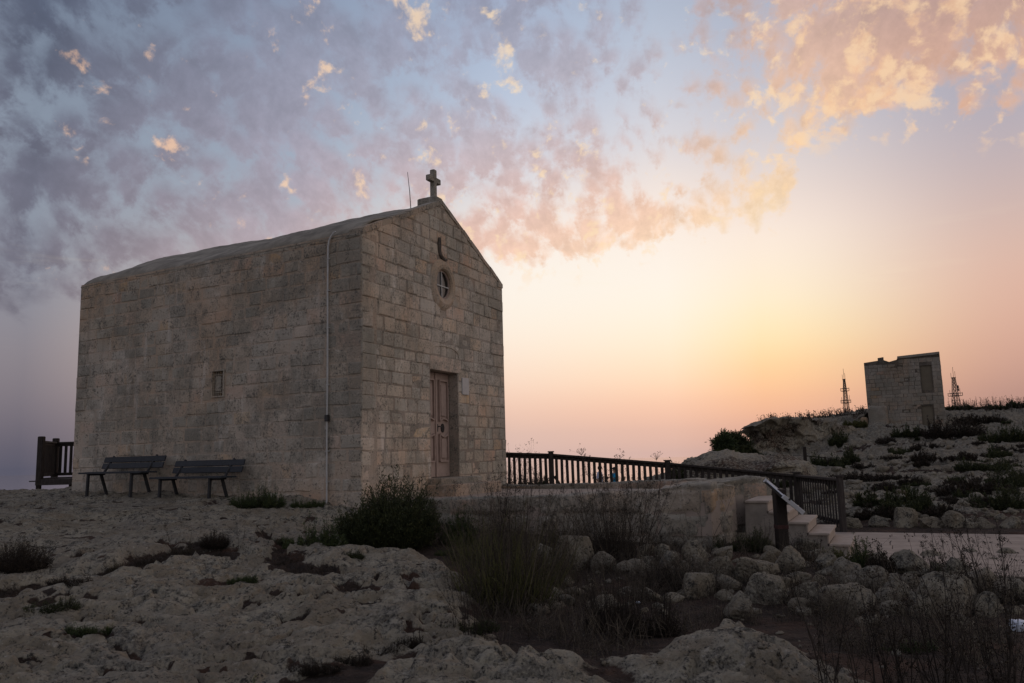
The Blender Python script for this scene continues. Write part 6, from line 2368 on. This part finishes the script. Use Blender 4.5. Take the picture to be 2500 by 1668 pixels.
for k, (px, py, w, h) in enumerate(((1000, 1580, 70, 40), (930, 1600, 110, 34), (850, 1622, 120, 30), (770, 1650, 120, 30))):
    e, Y = plant(px, py, ['dark heather at the upper tip of the soil channel', 'dark heather near the top of the soil channel', 'dark heather midway down the soil channel', 'dark heather low in the soil channel near the bottom edge'][k], cat='shrub', name='scrub')
    heath(e, mm(w, Y), mm(h, Y), 200, 94 + k, .012, .003, 'leaf_brown', 26, 1.1, depth=.7)
for k, (px, py, w, h, lab) in enumerate(((120, 1488, 112, 24, 'low mossy cushion on the bare rock at the left'), (215, 1550, 94, 26, 'mossy cushion nearer the front at the left'), (862, 1362, 44, 24, 'small tuft in a hollow of the rock hump'),
                                         (1088, 1356, 54, 24, 'green tuft on the right rim of the rock hump'), (690, 1330, 66, 26, 'green scrub in the short crack above the dark soil pocket'), (590, 1420, 60, 12, 'thin moss in a shallow hollow of the slab'),
                                         (1150, 1545, 110, 30, 'dark dry leaves at the foot of the stems on the slab rim'), (2215, 1590, 120, 30, 'mossy dark tuft on the right front slab'))):
    e, Y = plant(px, py, lab, cat='shrub', name='tuft')
    heath(e, mm(w, Y), mm(h, Y), 170, 110 + k, .016, .004, 'leaf_dark' if k % 2 == 0 else 'leaf_green', 24, 1.1)
e, Y = plant(1150, 1548, 'sprawling thin dry stems over the right rim of the front slab', cat='dry plant', name='dry_stalks')
stalks(e, mm(170, Y), mm(215, Y), 22, 120, .0026, 'stalk_dark', 6, .15, .35, 1)
for k, (px, py, h, n_, lab) in enumerate(((415, 1345, 105, 4, 'thin dry stems above the long crack, left group'), (480, 1345, 80, 3, 'thin dry stems above the long crack, beside the cushion'), (585, 1345, 85, 4, 'thin dry stems right of the dark cushion'), (110, 1400, 70, 4, 'thin stems behind the dark bush at the left edge'))):
    e, Y = plant(px, py, lab, cat='dry plant', name='dry_stalks')
    stalks(e, mm(70, Y), mm(h, Y), n_, 125 + k, .003, 'stalk', 5, .2, .25)
# what grows along the cracks
cw = Leaves(); ct = Twigs()
rc = np.random.default_rng(71)
for pts_, wd, dp in GROOVES:
    P_ = [np.array(q) for q in pts_]
    L_ = [np.linalg.norm(b_ - a) for a, b_ in zip(P_[:-1], P_[1:])]
    big_ = dp > .19 or wd > .2
    for k in range(int(sum(L_) * (60 if big_ else 26))):
        i = rc.choice(len(L_), p=np.array(L_) / sum(L_))
        q = P_[i] + (P_[i + 1] - P_[i]) * rc.random() + rc.normal(size=2) * wd * .38
        z = ground_z(q[0], q[1])
        kk = int(rc.integers(8, 20))
        H = rc.uniform(.02, .075) * (1.5 if big_ else .8)
        b_ = np.c_[np.full(kk, q[0]), np.full(kk, q[1]), np.full(kk, z)] + rc.normal(size=(kk, 3)) * [.035, .035, .006]
        cw.add(b_, unit(np.c_[rc.normal(size=(kk, 2)) * .6, np.ones(kk)]), H * rc.uniform(.5, 1.3, kk), .004, np.clip(rc.random(kk) * .7 + (.3 if k % 7 == 0 else 0), 0, 1), rc)
cg = cw.build('crack_weeds', M['leaf_brown'], None)
tag(cg, kind='stuff')
# by the fence and along the edge of the cliff
e, Y = plant(1262, 1190, 'dark bushes at the cliff edge behind the left end of the fence', Y=24.0)
e.location.z = .55
heath(e, mm(200, Y), mm(60, Y), 300, 130, .07, .02, 'leaf_dark', 24, 1.0)
stalks(e, mm(80, Y), mm(110, Y), 8, 131, .008, 'stalk_dark', 12, .1, .15, 1)
e, Y = plant(1690, 1150, 'dark bush behind the middle post of the fence', Y=33)
e.location.z = .35
heath(e, mm(110, Y), mm(60, Y), 260, 132, .10, .03, 'leaf_dark', 26, .9)
e, Y = plant(1560, 1185, 'low dark scrub along the cliff edge beyond the two people', Y=43)
e.location.z = -.5
heath(e, mm(260, Y), mm(50, Y), 320, 133, .12, .04, 'leaf_dark', 24, 1.1, depth=.4)
e, Y = plant(1745, 1195, 'yellow green weeds between the fence and the terrace kerb', Y=18.6)
heath(e, mm(110, Y), mm(52, Y), 150, 134, .06, .018, 'leaf_olive', 26, .9, spike=.5)
# tree below the cliff
def leafy_tree(loc, w, h, label, seed, mat='leaf_green', leaf=.10, clumps=46):
    T = thing('tree', loc, label, 'tree')
    r = np.random.default_rng(seed)
    tw, lv, tr = Twigs(), Leaves(), MB()
    tr.tube([(0, 0, -.8), (.06, 0, h * .2), (.02, .1, h * .42), (-.1, .05, h * .62)], [h * .05, h * .042, h * .032, h * .018], 8)
    tr.build('trunk', M['bark'], T)
    for k in range(clumps):
        th = r.uniform(0, 6.283); q = math.sqrt(r.random())
        z = r.uniform(.25, 1.0)
        prof = (1 - max(0, (z - .45) / .6) ** 1.6) * (.55 + .45 * min(1, z / .4))
        c_ = np.array([math.cos(th) * q * w / 2 * prof, math.sin(th) * q * w / 2 * prof * .8, z * h])
        a = np.array([0, 0, h * (.15 + .4 * z * .8)])
        tw.add(np.array([a, (a + c_) / 2 + r.normal(size=3) * .05 * h]), np.array([(a + c_) / 2, c_]), h * .012, h * .006, r.random(2))
        kk = 150
        rad = h * r.uniform(.05, .11)
        P_ = c_ + r.normal(size=(kk, 3)) * rad * np.array([1, 1, .8])
        lv.add(P_, unit(unit(P_ - c_) + r.normal(size=(kk, 3)) * .5 + [0, 0, .35]), leaf * r.uniform(.7, 1.4, kk), leaf * .32, np.clip(r.random() * .6 + r.normal(size=kk) * .15 + .15, 0, 1), r)
    tw.build('branch', M['bark'], T)
    lv.build('crown', M[mat], T)
    return T


q = at_y(1795, 1128, 46)
leafy_tree((q.x, q.y, q.z - .25), mm(104, 46), mm(74, 46), 'wind shaped bushy tree below the overhanging cliff', 140, 'leaf_dark', .16, 80)
q = at_y(1768, 1122, 44)
leafy_tree((q.x, q.y, q.z - .25), mm(48, 44), mm(70, 44), 'slim ragged tree top left of the bushy tree', 141, 'leaf_green', .15, 34)
q = at_y(1740, 1128, 42)
leafy_tree((q.x, q.y, q.z - .3), mm(40, 42), mm(30, 42), 'lowest small bush left of the trees below the cliff', 142, 'leaf_dark', .14, 20)
# hill bushes
HB = [(2212, 1252, 118, 74, 'spiky dark bush standing over the double boulder by the road', 'leaf_dark'),
      (2330, 1075, 150, 78, 'broad dark bush against the right foot of the ruined building', 'leaf_brown'),
      (2212, 1068, 62, 46, 'dark bush below the blocked door of the ruined building', 'leaf_dark'),
      (2036, 1142, 82, 66, 'dense dark bush in the gully left of the bare slope', 'leaf_dark'),
      (2048, 1094, 52, 56, 'dark bush growing up the cleft below the cliff top', 'leaf_dark'),
      (2088, 1046, 52, 26, 'olive bush on the slope just left of the ruined building', 'leaf_olive'),
      (2076, 1136, 36, 42, 'small round bush right of the gully bush', 'leaf_dark'),
      (2130, 1176, 170, 30, 'wide flat brown scrub on the lower slope', 'leaf_brown'),
      (2450, 1245, 140, 84, 'large dark thicket beside the road at the right edge', 'leaf_dark'),
      (2490, 1190, 110, 100, 'dark thicket at the right edge above the roadside thicket', 'leaf_dark'),
      (2470, 1080, 120, 54, 'broad dark scrub high on the hill at the right edge', 'leaf_dark'),
      (2310, 1130, 150, 26, 'flat dark scrub in the middle of the hillside', 'leaf_brown'),
      (2400, 1150, 120, 30, 'flat scrub right of the middle of the hillside', 'leaf_dark'),
      (2440, 1118, 60, 34, 'small dark bush on the right hillside between the flat scrubs', 'leaf_dark'),
      (2250, 1140, 40, 16, 'little tuft on the bare middle slope', 'leaf_brown'),
      (2150, 1268, 90, 40, 'brown roadside scrub between the low stones', 'leaf_brown'),
      (2290, 1262, 80, 36, 'brown roadside scrub right of the spiky bush', 'leaf_brown'),
      (1872, 1140, 60, 34, 'bush at the foot of the cliff face behind the old fence', 'leaf_dark'),
      (1905, 1190, 60, 22, 'tuft on the bare outcrop beyond the fence, right one', 'leaf_dark'),
      (1845, 1150, 40, 18, 'small tuft on the bare outcrop beyond the fence, left one', 'leaf_green'),
      (1985, 1012, 70, 12, 'dark scrub on the top of the cliff, right part', 'leaf_dark'),
      (1890, 1022, 30, 9, 'small dark tuft on the top of the cliff, left part', 'leaf_dark'),
      (2380, 1040, 110, 30, 'dark scrub just right of the ruined building below the ridge', 'leaf_brown')]
for k, (px, py, w, h, lab, mt) in enumerate(HB):
    e, Y = plant(px, py, lab)
    sc_ = mm(1, Y)
    heath(e, w * sc_, h * sc_, int(200 + w * h / 45), 150 + k, max(.05, 4.2 * sc_), max(.014, 1.5 * sc_), mt, 26, 1.0, spike=.3, depth=.8)
# scattered low shrubs of the slope: nothing tells these apart
rs = np.random.default_rng(8)
proto = None
count = 0
for _ in range(400):
    px, py = rs.uniform(2000, 2500), rs.uniform(1020, 1240)
    if px < 2330 and py < 1066: continue
    q = hit(px, py, 17)
    if q.y > 100: continue
    s_ = rs.uniform(.45, 1.1)
    if proto is None:
        proto = thing('low_shrub', (q.x, q.y, q.z), 'low dark shrub scattered on the rocky hillside', 'shrub', 'low shrubs on the rocky hillside')
        heath(proto, 1.5, .62, 170, 200, .09, .028, 'leaf_dark', 22, 1.1)
        protos = [proto]
    elif len(protos) < 3:
        p3_ = thing('low_shrub', (q.x, q.y, q.z), 'low dark shrub scattered on the rocky hillside', 'shrub', 'low shrubs on the rocky hillside')
        heath(p3_, 1.9, .5, 170, 200 + len(protos), .09, .026, 'leaf_brown', 22, 1.1)
        protos.append(p3_)
    else:
        c_ = copy_tree(protos[count % 3])
        c_.location = (q.x, q.y, q.z - .03)
        c_.rotation_euler = (0, 0, rs.uniform(0, 6.28))
        k = s_ * (.16 + q.y / 62)
        c_.scale = (k, k, k * rs.uniform(.7, 1.2))
    count += 1
    if count >= 60: break
# dry stalks along the ridge, against the sky
rg = thing('ridge_weeds', (0, 0, 0), 'ragged fringe of dry weeds along the ridge at the right', 'weeds')
tw, lv = Twigs(), Leaves()
rr_ = np.random.default_rng(12)
for k in range(420):
    px = rr_.uniform(2315, 2520) if k % 3 else rr_.uniform(1850, 2110)
    Yr = rr_.uniform(88, 100) if px > 2300 else rr_.uniform(60, 70)
    d_ = ray(px, 1000)
    x = d_.x / d_.y * Yr
    z = ground_z(x, Yr) if px > 2300 else at_y(px, 1028 - (px - 1850) * .09, Yr).z
    H = rr_.uniform(.4, 1.6) * (1 if px > 2300 else .28)
    a = np.array([x, Yr, z - .2]); b_ = a + np.array([rr_.normal() * .15, 0, H + .2])
    tw.add(a[None], b_[None], .03, .012, rr_.random(1))
    kk = 6
    P_ = a + (b_ - a) * rr_.uniform(.4, 1, (kk, 1)) + rr_.normal(size=(kk, 3)) * .10
    lv.add(P_, unit(rr_.normal(size=(kk, 3)) + [0, 0, .5]), .16, .05, rr_.random(kk), rr_)
tw.build('stem', M['stalk_dark'], rg); lv.build('foliage', M['leaf_brown'], rg)
tag(rg, kind='stuff')
for k, (px, w, h, lab) in enumerate(((2340, 70, 16, 'dark scrub on the ridge below the right radio mast'), (2420, 90, 15, 'dark scrub on the ridge by the thin pole'), (2485, 60, 22, 'dark scrub on the ridge at the right edge of the view'))):
    d_ = ray(px, 1008); Yr = 93
    x = d_.x / d_.y * Yr
    e = thing('bush', (x, Yr, ground_z(x, Yr)), lab, 'bush')
    heath(e, w * Yr / FPX, h * Yr / FPX, 260, 240 + k, .18, .06, 'leaf_dark', 24, 1.1)

# ------------------------------------------------------------------ litter
def bag(px, py, w, label, mat, seed, cat='bag', name='plastic_bag', flat_=.8):
    h = hit(px, py)
    p, f = rock_verts(4, seed, .9)
    n_ = fbm3(p * 3.5 + seed, 3, .6, seed + 2)
    p = p * (1 + .25 * np.abs(n_))[:, None] * mm(w, h.y) / 2 * np.array([1, .8, flat_])
    o = link(name, np_mesh(name, p, f, False, {'tone': np.full(len(p), .5)}), M[mat])
    o.location = (h.x, h.y, ground_z(h.x, h.y) + mm(w, h.y) * .35 * flat_)
    return tag(o, label, cat)


bag(2488, 1540, 44, 'crumpled white plastic bag on the dark earth at the right edge', 'bag', 61)
bag(1559, 1476, 13, 'scrap of white litter on the bare earth beside the dark brown shrub', 'bag', 62, 'litter', 'litter', .4)
bag(1478, 1540, 10, 'scrap of pink plastic at the foot of the dark brown shrub', 'tag_pink', 63, 'litter', 'litter', 1.2)
